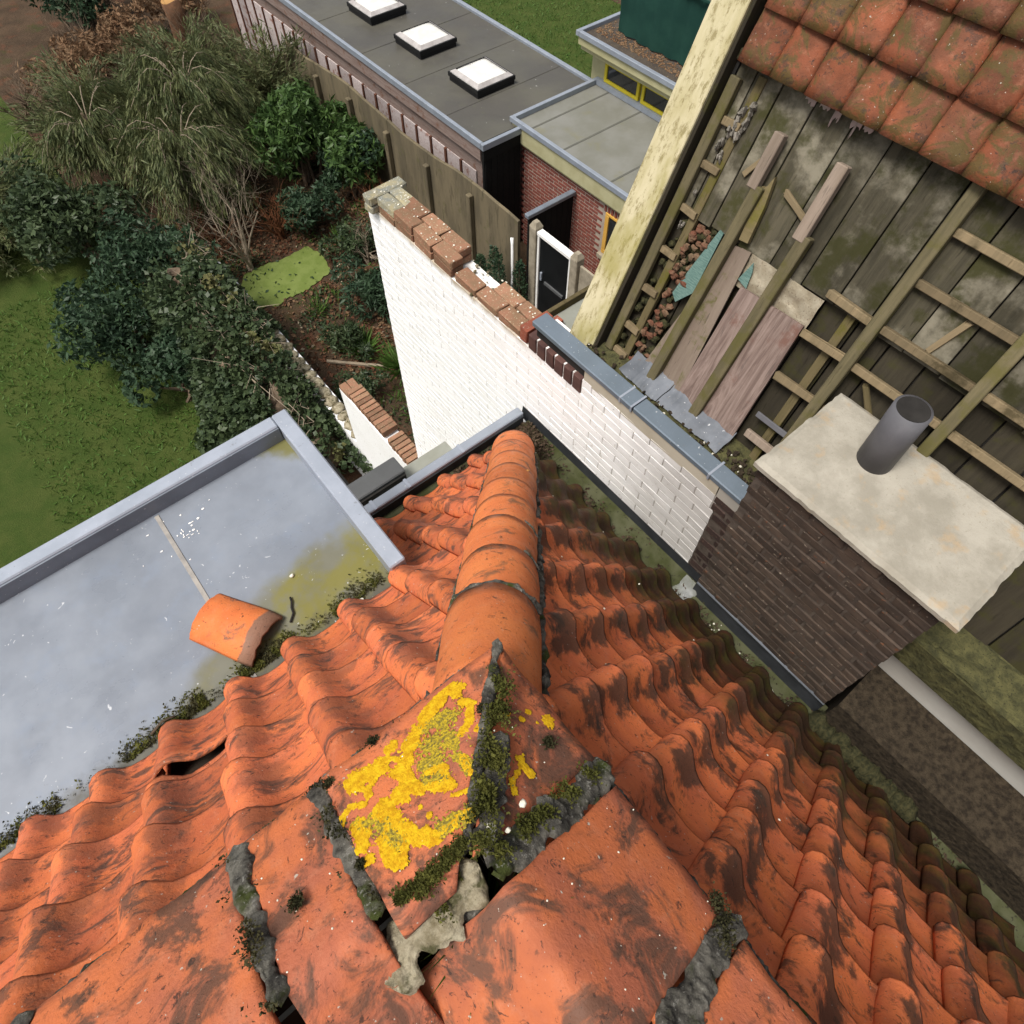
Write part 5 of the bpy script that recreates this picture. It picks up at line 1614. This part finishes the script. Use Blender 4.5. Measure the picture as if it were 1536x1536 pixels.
# taller part behind with the yellow clerestory
box('upper_wall', (9.10, 2.0, 2.05), (12.4, 8.92, 3.02), 'cream_board', an)
fixn(MB().box((9.0, 2.0, 2.41), (9.095, 8.68, 2.50)).build('zinc_apron', 'zinc_edge', an))
box('upper_roof', (8.86, 2.0, 3.03), (12.6, 9.02, 3.16), 'cream_board', an, .006)
fixn(MB().box((8.78, 2.0, 3.162), (12.6, 9.06, 3.24)).build('upper_felt', 'gravel_roof', an))
fixn(MB().box((8.70, 2.0, 3.215), (8.775, 8.90, 3.30), .006).build('zinc_edge', 'zinc_edge', an))
fixn(MB().box((8.70, 8.905, 3.215), (12.6, 8.98, 3.30), .006).build('zinc_edge', 'zinc_edge', an))
fixn(MB().box((8.735, 2.0, 3.08), (8.855, 8.94, 3.213), .003).build('fascia', 'cream_board', an))
fixn(MB().box((8.80, 2.0, 2.98), (8.855, 8.93, 3.078), .003).build('fascia', 'cream_board', an))
for k in range(4):
    y1 = 8.55 - k * .90; y0 = y1 - .84
    w = fixn(MB().box((9.04, y0, 2.505), (9.095, y1, 2.56), .004).build('window', 'yellow_frame', an))
    fixn(MB().box((9.04, y0, 2.80), (9.095, y1, 2.855), .004).build('frame', 'yellow_frame', w))
    fixn(MB().box((9.04, y0, 2.562), (9.095, y0 + .06, 2.798), .004).build('frame', 'yellow_frame', w))
    fixn(MB().box((9.04, y1 - .06, 2.562), (9.095, y1, 2.798), .004).build('frame', 'yellow_frame', w))
    fixn(MB().box((9.065, y0 + .062, 2.564), (9.075, y1 - .062, 2.796)).build('pane', 'glass', w))
gv = MB()
for k in range(900):
    gv.lump((9.0 + abs(rr.gauss(0, .25)), rr.uniform(6.0, 8.85), 3.245), (rr.uniform(.008, .024), rr.uniform(.008, .024), .008), k, .6, (5, 4))
tag(gv.build('leaf_litter', 'leaf_dry', an), kind='stuff')
gs = thing('privacy_screen', (9.26, 7.4, 3.245), 'dark green netting screen standing on the upper annex roof', 'screen')
nt = MB()
n = 34
for i in range(n + 1):
    y = 8.55 - i * 3.4 / n
    for j in range(9):
        zz = 3.27 + 1.0 * j / 8
        nt.v.append(V((9.26 + .028 * math.sin(i * 2.05) * (1 - .3 * j / 8) + .05 * mnoise.noise(V((y * 1.2, zz * 2, 0))), y, zz - .03 * mnoise.noise(V((y * 3, 0, 7))))))
for i in range(n):
    for j in range(8):
        a = i * 9 + j
        nt.f.append((a, a + 9, a + 10, a + 1))
fixn(nt.build('netting', 'green_net', gs, True))
fixn(MB().bar((9.24, 8.57, 4.28), (9.24, 5.1, 4.28), .03, .03).build('rail', 'green_net', gs))
for y in (8.56, 7.3, 6.1): fixn(MB().bar((9.225, y, 3.245), (9.225, y, 4.27), .04, .04).build('post', 'green_net', gs))

# ================================================================ FENCES AND GATE
fe = thing('concrete_fence', (6.1, 9.5, 0), 'weathered concrete slab fence below the whitewashed shed side', 'fence')
topz = lambda y: 1.74 + .06 * math.sin((y - 7.3) * 1.5) + .04 * mnoise.noise(V((y * 1.3, 0, 0)))
yy = [7.30, 8.55, 9.85, 11.15, 12.45, 13.75, 15.0]
for a, b in zip(yy, yy[1:]):
    m_ = MB(); n = 12
    for i in range(n + 1):
        y = a + .004 + (b - a - .008) * i / n
        w = .014 * mnoise.noise(V((y * 2, 0, 3)))
        for (x, z) in ((6.08 + w, 0), (6.08 + w, topz(y) - .01), (6.09 + w, topz(y)), (6.125 + w, topz(y)), (6.135 + w, topz(y) - .01), (6.135 + w, 0)):
            m_.v.append(V((x, y, z)))
    for i in range(n):
        for j in range(5):
            q_ = i * 6 + j
            m_.f.append((q_, q_ + 1, q_ + 7, q_ + 6))
    m_.f += [tuple(range(6)), tuple(n * 6 + k for k in range(6))[::-1]]
    fixn(m_.build('slab', 'fence_concrete', fe))
for y in yy[1:]:
    fixn(MB().box((5.98, y - .055, 0), (6.075, y + .055, topz(y) - .22), .012).build('post', 'fence_concrete', fe))
dsn = thing('dark_screen', (6.8, 7.2, 0), 'black timber screen with grey metal capping between fence and annex', 'screen')
for k in range(8): fixn(MB().box((6.20 + k * .122, 7.17, 0), (6.20 + k * .122 + .118, 7.21, 1.82), .003).build('plank', 'dark_timber', dsn))
fixn(MB().box((6.16, 7.14, 1.825), (7.19, 7.24, 1.90), .01).build('capping', 'zinc_dark', dsn))
ga = thing('garden_gate', (6.08, 6.4, 0), 'black garden gate in a white frame between two concrete posts', 'gate')
for y in (6.85, 5.89):
    p_ = MB().box((6.0, y - .08, 0), (6.16, y + .08, 1.93), .01)
    p_.add([(6.0, y - .08, 1.932), (6.16, y - .08, 1.932), (6.16, y + .08, 1.932), (6.0, y + .08, 1.932), (6.04, y - .04, 2.02), (6.12, y - .04, 2.02), (6.12, y + .04, 2.02), (6.04, y + .04, 2.02)],
           [(0, 1, 5, 4), (1, 2, 6, 5), (2, 3, 7, 6), (3, 0, 4, 7), (4, 5, 6, 7), (3, 2, 1, 0)])
    fixn(p_.build('post', 'post_concrete', ga))
fixn(MB().box((6.02, 5.975, 1.84), (6.14, 6.765, 1.90), .004).build('frame', 'white_paint', ga))
for y in (6.715, 5.975): fixn(MB().box((6.03, y, 0), (6.13, y + .045, 1.835), .004).build('frame', 'white_paint', ga))
dr = fixn(MB().box((6.05, 6.025, .05), (6.09, 6.71, 1.83), .004).build('door', 'black_door', ga))
fixn(MB().bar((6.035, 6.55, 1.0), (6.035, 6.10, 1.0), .03, .05).build('crossbar', 'grey_cover', dr))
fixn(MB().box((6.02, 6.62, 1.0), (6.05, 6.66, 1.16), .004).build('handle', 'zinc', dr))
f2_ = thing('concrete_fence', (6.1, 5.0, 0), 'short grey concrete fence running from the gate behind the pale verge', 'fence')
for k in range(3): fixn(MB().box((6.06, 3.2 + k * .87, 0), (6.10, 3.2 + k * .87 + .862, 1.84), .006).build('slab', 'post_concrete', f2_))
pp_ = MB().tube([(5.55, 6.85, 0), (5.78, 7.08, .9), (5.90, 7.23, 1.42), (5.93, 7.27, 1.52)], [.022, .022, .024, .03], 10)
tag(pp_.build('white_pipe', 'white_plastic', None, True), 'thin white plastic pipe leaning by the gate post', 'pipe')

# ================================================================ GARDEN PLANTING
def branch(mb, p, d, L, r, depth, droop=.0, spread=.6, tips=None, rnd=random, seg=4):
    pts = [V(p)]; rad = [r]
    q = V(p); dd = V(d).normalized()
    for i in range(seg):
        dd = (dd + V((rnd.gauss(0, .13), rnd.gauss(0, .13), rnd.gauss(0, .10) - droop))).normalized()
        q = q + dd * (L / seg)
        pts.append(q.copy()); rad.append(r * (1 - .55 * (i + 1) / seg))
    mb.tube(pts, rad, 5 if r > .012 else 3, False)
    if tips is not None:
        for i in range(1, len(pts)): tips.append((pts[i], dd.copy()))
    if depth > 0:
        for k in range(rnd.choice((2, 3, 3))):
            i = rnd.randint(max(1, seg - 3), seg)
            a = rnd.uniform(0, 2 * math.pi)
            nd = (dd + V((math.cos(a), math.sin(a), rnd.uniform(-.3, .5))) * spread).normalized()
            branch(mb, pts[i], nd, L * rnd.uniform(.55, .8), rad[i] * .7, depth - 1, droop, spread, tips, rnd, seg)


def weeping(x, y, rad, h, label, seed, n=46, mat='leaf_conifer', group=None):
    r_ = random.Random(seed)
    t = thing('drooping_conifer', (x, y, 0), label, 'conifer', group)
    tr = MB(); wood_ = MB()
    tr.tube([(x, y, 0), (x + .04, y + .03, h * .5), (x - .02, y, h * .9)], [.09, .07, .03], 7)
    tr.build('trunk', 'bark', t, True)
    P, N = [], []
    for k in range(n):
        a = r_.uniform(0, 2 * math.pi); el = r_.uniform(.35, 1.0)
        R = rad * r_.uniform(.55, 1.05)
        z0 = h * el * .8
        pts = []
        for i in range(7):
            f = i / 6
            rr_ = R * f
            z = z0 + h * .34 * math.sin(f * 2.2) - .30 * h * f * f
            pts.append(V((x + math.cos(a + .25 * f) * rr_, y + math.sin(a + .25 * f) * rr_, max(.08, z))))
        wood_.tube(pts, [.013 * (1 - .8 * i / 6) for i in range(7)], 4, False)
        for i in range(1, 7):
            for _ in range(46):
                f = r_.random()
                p = pts[i - 1].lerp(pts[i], f) + V((r_.gauss(0, .07), r_.gauss(0, .07), r_.gauss(.03, .05)))
                out = V((math.cos(a), math.sin(a), 0)) * .55
                L = r_.uniform(.05, .34)
                P.append(p + V((out.x * L * .5, out.y * L * .5, -L * .55)) * r_.random())
                N.append((out.x, out.y, -1.0))
    wood_.build('branches', 'twig_pale', t)
    leaves('crown', P, N, .15, .075, mat, t, .2, jitter=.30)
    return t


weeping(3.55, 14.2, 1.3, 2.4, 'drooping grey green conifer behind another like it, near the stump', 3, 60)
weeping(2.75, 12.85, 1.25, 2.2, 'drooping grey green conifer nearest the pond with arching pale twigs', 5, 64)
weeping(1.75, 14.6, 1.2, 2.1, 'drooping grey green conifer at the far edge of the lawn', 8, 40)


def feather(x, y, rad, h, label, seed, mats=('leaf_feather', 'leaf_conifer')):
    r_ = random.Random(seed)
    t = thing('feathery_shrub', (x, y, 0), label, 'shrub')
    w = MB(); P, N = [], []
    for k in range(70):
        a = r_.uniform(0, 2 * math.pi); tilt = r_.uniform(.1, .95)
        d = V((math.cos(a) * tilt, math.sin(a) * tilt, 1.1 - tilt * .7)).normalized()
        L = h * r_.uniform(.7, 1.05)
        pts = [V((x + r_.gauss(0, rad * .2), y + r_.gauss(0, rad * .2), .0))]
        for i in range(6):
            d = (d + V((math.cos(a) * .10, math.sin(a) * .10, -.07))).normalized()
            pts.append(pts[-1] + d * L / 6)
        w.tube(pts, [.018 * (1 - .13 * i) for i in range(7)], 3, False)
        for i in range(2, 7):
            for _ in range(46):
                p = pts[i - 1].lerp(pts[i], r_.random()) + V((r_.gauss(0, .07), r_.gauss(0, .07), r_.gauss(0, .06)))
                P.append(p); N.append(tuple(d + V((0, 0, .15))))
    tag(w.build('stems', 'twig', t), kind='stuff')
    h_ = len(P) // 2
    leaves('crown', P[:h_], N[:h_], .17, .07, mats[0], t, .2, jitter=.45)
    leaves('crown', P[h_:], N[h_:], .15, .08, mats[1], t, .2, jitter=.5)


feather(5.75, 15.6, 1.5, 2.4, 'feathery olive green shrub growing against the far shed wall', 21)
feather(4.5, 17.2, 1.2, 1.8, 'feathery olive green shrub behind the broad leaved bush', 22)


def broad(name, x, y, rad, h, label, seed, mat, n, size, asp, whorl=7, cat='shrub', squash=1.0, twigmat='twig'):
    r_ = random.Random(seed)
    t = thing(name, (x, y, 0), label, cat)
    w = MB(); P, N = [], []
    lob = [(r_.gauss(0, rad * .42), r_.gauss(0, rad * .42), h * r_.uniform(.42, .72), rad * r_.uniform(.38, .60)) for _ in range(9)]
    for k in range(14):
        lx, ly, lz, lr = lob[k % 9]
        w.tube([(x + r_.gauss(0, .1), y + r_.gauss(0, .1), 0), (x + lx * .5, y + ly * .5, lz * .6), (x + lx, y + ly, lz)], [.03, .02, .008], 5, False)
    for k in range(n):
        lx, ly, lz, lr = lob[k % 9]
        d = V((r_.gauss(0, 1), r_.gauss(0, 1), r_.gauss(.35, .8))).normalized()
        rr_ = lr * (r_.uniform(.55, 1.08) + .18 * mnoise.noise(d * 2.4 + V((k % 9, 0, 0))))
        c_ = V((x + lx, y + ly, lz)) + V((d.x * rr_, d.y * rr_, d.z * rr_ * .9 * squash))
        if c_.z < .05: continue
        a0 = r_.uniform(0, 6.28)
        tt = d.cross(V((.3, .5, .8))).normalized(); bb = d.cross(tt)
        for j in range(whorl):
            a = a0 + j * 6.283 / whorl
            P.append(tuple(c_ + d * r_.uniform(-.01, .01)))
            N.append(tuple(d * .45 + tt * math.cos(a) + bb * math.sin(a) + V((0, 0, -.15))))
    tag(w.build('stems', twigmat, t), kind='stuff')
    leaves('crown', P, N, size, asp, mat, t, .25, jitter=.18)
    return t


broad('broadleaf_shrub', 4.95, 12.9, 1.05, 1.95, 'glossy green broad leaved bush in the middle of the planting', 31, 'leaf_rhodo', 1500, .145, .17)
broad('dark_shrub', 5.55, 11.75, .52, 1.5, 'dense dark green bush at the foot of the concrete fence', 32, 'leaf_dark', 700, .10, .20, 6)
broad('dark_shrub', 4.3, 11.6, .55, .9, 'low dark bush in shade beneath the broad leaved bush', 33, 'leaf_dark', 500, .10, .18, 6)
broad('dark_shrub', 1.3, 11.5, .95, 1.5, 'dark evergreen bush at the lawn edge beyond the ivy', 34, 'leaf_dark', 1000, .09, .22, 5)
broad('dark_shrub', 4.1, 8.95, .55, .55, 'low sprawling dark green bush between pond and white wall', 35, 'leaf_dark', 620, .12, .12, 6)
broad('dark_shrub', 3.1, 8.15, .32, .4, 'small grey green bush on bare soil near the pond', 36, 'leaf_ivy', 240, .10, .14, 6)
broad('dark_shrub', 2.55, 7.2, .40, .5, 'small bramble bush beside the mossy garden wall', 37, 'leaf_ivy', 320, .07, .2, 5)
broad('dark_shrub', 4.6, 10.3, .5, .5, 'low leafy bush at the near corner of the fence garden', 38, 'leaf_ivy', 420, .08, .2, 5)


def bare(x, y, h, label, seed, mat, nb_=5, depth=3, spread=.62, name='bare_shrub', lean=(0, 0)):
    r_ = random.Random(seed)
    t = thing(name, (x, y, 0), label, 'shrub')
    for k in range(nb_):
        m_ = MB()
        a = r_.uniform(0, 6.28)
        branch(m_, (x + r_.gauss(0, .04), y + r_.gauss(0, .04), 0), (math.cos(a) * .4 + lean[0], math.sin(a) * .4 + lean[1], 1), h * .5, .026, depth, -.01, spread, None, r_)
        m_.build('branch', mat, t)
    return t


bare(2.72, 11.15, 2.3, 'leafless pale shrub with forked twigs beside the pond', 41, 'twig_pale', 6, 4)
bare(2.15, 11.5, 1.5, 'leafless reddish shrub behind the ivy wall', 42, 'twig_red', 5, 3)
bare(5.45, 10.95, .9, 'tangle of rust brown twigs at the end of the concrete fence', 43, 'twig_red', 16, 3, .85, 'twig_heap')
bare(4.6, 9.9, .8, 'small leafless shrub with pale seed heads near the white wall end', 44, 'twig_pale', 5, 3)
bare(1.9, 12.0, 1.7, 'leafless brown shrub tangled into the nearest conifer', 47, 'twig_pale', 8, 3)
bare(3.6, 11.6, 1.2, 'leafless red brown shrub between pond and broad leaved bush', 48, 'twig_red', 9, 3, .75)
bare(5.2, 10.2, 1.0, 'leafless brown stems along the fence foot', 49, 'twig', 9, 3, .7)
bare(3.4, 17.8, 1.5, 'dry brown leafless shrub behind the tree stump', 45, 'twig', 14, 3, .7)
bare(5.3, 18.6, 1.5, 'dry brown leafless shrub beyond the feathery shrubs', 46, 'twig', 14, 3, .7)
# seed heads of the little pale shrub and dry leaves on the brown one
st_ = thing('tree_stump', (5.15, 19.0, 0), 'tall orange brown tree stump with a fresh sawn top', 'stump')
sp_ = MB().tube([(5.15, 19.0, 0), (5.17, 19.0, .15), (5.2, 19.05, .5), (5.22, 19.05, 1.0), (5.2, 19.1, 1.35)], [.38, .27, .23, .22, .21], 14)
sp_.build('trunk', 'stump', st_, True)
MB().tube([(5.2, 19.1, 1.352), (5.2, 19.1, 1.366)], [.205, .20], 14).build('sawn_top', 'stump_cut', st_)

broad('broadleaf_shrub', .6, 13.2, 1.1, 1.8, 'mid green bush on the lawn behind the dark evergreen bush', 61, 'leaf_ivy', 1300, .11, .22, 6)
feather(2.4, 16.8, 1.4, 2.0, 'feathery olive shrub at the back of the conifers', 62)
feather(-.6, 15.2, 1.3, 2.0, 'feathery olive shrub alone on the far lawn', 63)
broad('dark_shrub', .3, 10.4, .8, 1.3, 'dark bush between the lawn and the ivy covered wall', 65, 'leaf_dark', 1000, .09, .24, 5)
for k, (x, y) in enumerate(((3.2, 20.4), (1.2, 18.6), (4.2, 22.0), (6.2, 20.8))):
    bare(x, y, 1.4, ['dry brown thicket behind the tree stump', 'dry brown thicket at the end of the lawn', 'tall dry thicket at the very back of the garden', 'dry thicket by the far end of the shed'][k], 70 + k, 'twig', 16, 3, .75, 'dry_shrub')
broad('dry_shrub', 4.2, 19.6, .8, 1.2, 'brown leaved bush just left of the tree stump', 81, 'leaf_dry', 700, .11, .18, 5)
broad('dry_shrub', 5.6, 20.6, .9, 1.3, 'brown leaved bush right behind the tree stump', 82, 'leaf_dry', 700, .11, .18, 5)
broad('dry_shrub', 2.6, 19.4, .9, 1.1, 'brown leaved bush at the far end of the conifers', 83, 'leaf_dry', 700, .11, .18, 5)
broad('dark_shrub', 3.9, 22.6, 1.2, 2.0, 'dark evergreen bush in the farthest corner of the garden', 84, 'leaf_dark', 900, .14, .2, 6)
# ivy over the garden wall, spilling to the lawn side
iv = thing('ivy', (1.5, 8.3, 0), 'dark green ivy smothering the mossy garden wall', 'ivy')
P, N, P2, N2 = [], [], [], []
r_ = random.Random(77)
def ivy_h(x, y):
    top = 1.55 + .28 * mnoise.noise(V((y * .9, 3, 0))) if y > 6.9 else 1.55 - (6.9 - y) * .55
    cx = 1.62; w = .55 + .28 * mnoise.noise(V((y * .7, 9, 0)))
    e = abs(x - cx) / (w if x > cx else w + .55)
    return top * max(0, 1 - e ** 2.6) ** .6
k = 0
while k < 17000:
    y = r_.uniform(5.6, 10.4); x = r_.uniform(.3, 2.45)
    hh = ivy_h(x, y)
    if hh < .12: continue
    if mnoise.noise(V((x * 2.6, y * 2.6, 11))) < -.30: k += 1; continue
    if x > 1.83 + .06 * mnoise.noise(V((y * 4, 0, 0))) and y < 8.2: continue
    if x > 2.12 and r_.random() < .8: continue
    if y < 6.6 and r_.random() > (y - 5.2) / 1.6: k += 1; continue
    z = hh * (r_.uniform(.86, 1.06)) + .10 * mnoise.noise(V((x * 5, y * 5, 0))) - (.25 if r_.random() < .3 else 0) * r_.random()
    gx = (ivy_h(x + .05, y) - ivy_h(x - .05, y)) / .1; gy = (ivy_h(x, y + .05) - ivy_h(x, y - .05)) / .1
    d = V((-gx * .4, -gy * .4, .25))
    tgt = (P2, N2) if (mnoise.noise(V((x * 2.2, y * 2.2, 5))) > .30 and x > 1.5) else (P, N)
    tgt[0].append((x, y, z)); tgt[1].append((d.x, d.y, d.z - .25))
    k += 1
for k in range(1500):                                            # sides down to the ground, lawn side
    y = r_.uniform(6.2, 10.4); z = r_.uniform(.05, 1.1); x = 1.62 - (.55 + .45 + .28 * mnoise.noise(V((y * .7, 9, 0)))) * (1 - (z / 1.7) ** 2) ** .5 + r_.gauss(0, .05)
    P.append((x, y, z)); N.append((-.6, 0, -.3))
for k in range(260):                                             # runners down the white wall face
    y = r_.gauss(5.55, .5); z = 1.05 - abs(r_.gauss(0, .35))
    if y < 4.6 or z < .1: continue
    P.append((XW - .02, y, z)); N.append((-.5, r_.gauss(0, .5), -.5))
iw = MB()
for k in range(60):
    y = r_.uniform(6, 10.3); x0 = r_.uniform(1.2, 2.0)
    z0 = ivy_h(x0, y)
    if z0 < .3: continue
    iw.tube([(x0, y, z0 * .97), (x0 + r_.gauss(0, .1), y + r_.gauss(0, .2), z0 * 1.02), (x0 + r_.gauss(0, .2), y + r_.gauss(0, .3), z0 * 1.0)], [.008, .006, .003], 3, False)
core = MB()
for k in range(22):
    y = 6.3 + k * .19
    core.lump((1.40, y, .55), (.45, .32, .72 if y > 6.8 else .45), k, .3, (9, 7))
tag(core.build('stems', 'twig', iv, True), kind='stuff')
tag(iw.build('runners', 'twig_pale', iv), kind='stuff')
leaves('foliage', P, N, .078, .42, 'leaf_ivy', iv, .12, jitter=.45)
leaves('foliage', P2, N2, .066, .40, 'leaf_ivy_pale', iv, .12, jitter=.5)
hd2 = broad('dark_shrub', .75, 7.6, .62, 1.0, 'rounded dark ivy bush bulging over the lawn edge', 39, 'leaf_ivy', 900, .085, .36, 4)
hd3 = broad('dark_shrub', .55, 9.0, .7, 1.2, 'dark leafy bush on the lawn beside the ivy wall', 40, 'leaf_dark', 900, .085, .34, 4)

# upright dark columns near the gate
for k, (x, y, h) in enumerate(((5.55, 7.15, 1.45), (5.72, 7.5, 1.3), (5.85, 6.98, 1.25), (5.62, 7.75, 1.0))):
    t = thing('columnar_shrub', (x, y, 0), ['tallest dark columnar bush left of the white pipe', 'dark columnar bush close to the concrete slabs', 'dark columnar bush right of the white pipe', 'smallest dark columnar bush along the concrete slabs'][k], 'shrub', 'dark columnar bushes by the gate')
    P, N = [], []
    for i in range(1100):
        z = rr.uniform(.05, h); R = .12 * (1 - (z / h) ** 3) + .03
        a = rr.uniform(0, 6.28)
        P.append((x + math.cos(a) * R * rr.uniform(.4, 1), y + math.sin(a) * R * rr.uniform(.4, 1), z)); N.append((math.cos(a) * .7, math.sin(a) * .7, .7))
    MB().tube([(x, y, 0), (x, y, h * .9)], [.015, .006], 4, False).build('stem', 'twig', t)
    leaves('crown', P, N, .05, .22, 'leaf_dark', t, .2)

# grass tufts and small herbs
def tuft(x, y, n, L, label, mat='leaf_grass', spread=.10, asp=.045):
    P, N = [], []
    for i in range(n):
        a = rr.uniform(0, 6.28); q = abs(rr.gauss(0, spread))
        P.append((x + math.cos(a) * q, y + math.sin(a) * q, .0)); N.append((math.cos(a) * .8, math.sin(a) * .8, .9))
    o = leaves('grass_tuft', P, N, L, asp, mat, None, .3, jitter=.25)
    tag(o, label, 'grass')


tuft(3.25, 8.05, 150, .30, 'bright green grass tuft between the pond and the white wall')
tuft(3.55, 7.35, 240, .34, 'largest green grass tuft beside the white wall edge', spread=.14)
tuft(3.30, 6.25, 80, .26, 'small green grass tuft beyond the low brick capped wall')
tuft(3.10, 9.35, 60, .22, 'small grass tuft at the near bank of the pond')
tuft(4.45, 10.75, 70, .24, 'sparse grass tuft behind the far corner of the pond')
tuft(-.03, .035, 90, .12, 'tiny grass tuft sprouting in the dark gap inside the roof ridge', spread=.025, asp=.018)
D.objects['grass_tuft.005'].location.z = 7.63

# plank lying on the soil
pl = MB().bar((2.62, 8.2, .05), (3.35, 7.45, .05), .05, .04)
tag(pl.build('timber_pole', 'twig_pale'), 'thin weathered pole lying on the soil below the pond', 'pole')
tag(MB().lump((5.35, 10.05, .05), (.07, .06, .05), 3, .4).build('blue_scrap', 'blue', None, True), 'small bright blue scrap lying in the planting', 'scrap')

# leaf litter and ground cover, uncountable
def scatter(name, n, fx, mat, size, asp, up=.35):
    P, N = [], []
    while len(P) < n:
        x, y = rr.uniform(2.1, 6.0), rr.uniform(3.2, 21)
        k = fx(x, y)
        if rr.random() < k:
            P.append((x, y, .004 + rr.random() * .03)); a = rr.uniform(0, 6.28); N.append((math.cos(a), math.sin(a), up * rr.random()))
    o = leaves(name, P, N, size, asp, mat, None, .25, jitter=.15)
    tag(o, kind='stuff')
    return o
inpond = lambda x, y: 2.3 < x < 3.95 and 9.98 < y < 11.1
nzz = lambda x, y, s, o: mnoise.noise(V((x * s, y * s, o)))
scatter('leaf_litter', 9000, lambda x, y: 0 if inpond(x, y) else max(0, .35 + .9 * nzz(x, y, .8, 1)), 'leaf_dry', .07, .32)
scatter('leaf_litter', 9000, lambda x, y: 0 if inpond(x, y) else max(0, .15 + 1.2 * nzz(x, y, .7, 4) + (.6 if y > 10.8 and x < 4 else 0)), 'leaf_red', .065, .32)
scatter('leaf_litter', 900, lambda x, y: 0 if inpond(x, y) else .5, 'leaf_pale', .06, .3)
scatter('ground_cover', 9000, lambda x, y: 0 if inpond(x, y) else max(0, -.05 + 1.3 * nzz(x, y, .9, 8)), 'leaf_ivy', .075, .22, 1.2)
scatter('ground_cover', 3500, lambda x, y: 0 if inpond(x, y) else max(0, -.25 + 1.5 * nzz(x, y, 1.1, 12)), 'leaf_grass', .10, .08, 1.6)
scatter('pond_leaves', 60, lambda x, y: 1 if 2.5 < x < 3.8 and 10.1 < y < 11 and x < 3.0 + .8 * rr.random() ** 2 else 0, 'leaf_dark', .06, .3, .1).location.z += .012
# lawn blades in view
P, N = [], []
for k in range(16000):
    if k < 6500: x, y = rr.uniform(-2.0, .95), rr.uniform(5.5, 13)
    else: x, y = rr.uniform(9.5, 15.6), rr.uniform(9.2, 19)
    P.append((x, y, .004)); N.append((rr.gauss(0, .5), rr.gauss(0, .5), .7))
tag(leaves('grass', P, N, .085, .10, 'leaf_grass', None, .2, jitter=.3), kind='stuff')
# soil bed with dead stems beyond the far lawn
bed = MB().quad((15.6, 9.5, .008), (22, 9.5, .008), (22, 24, .008), (15.6, 24, .008)).build('flower_bed', 'soil')
tag(bed, kind='structure')
for k, (x, y) in enumerate(((16.3, 14.2), (16.6, 16.0), (16.1, 12.8))):
    bare(x, y, .9, ['leafless clump of stems in the bed beyond the far lawn', 'dry stem clump at the back of the far bed', 'dry stem clump in the far bed near the roofs'][k], 50 + k, 'twig', 10, 2, .6, 'dry_shrub')
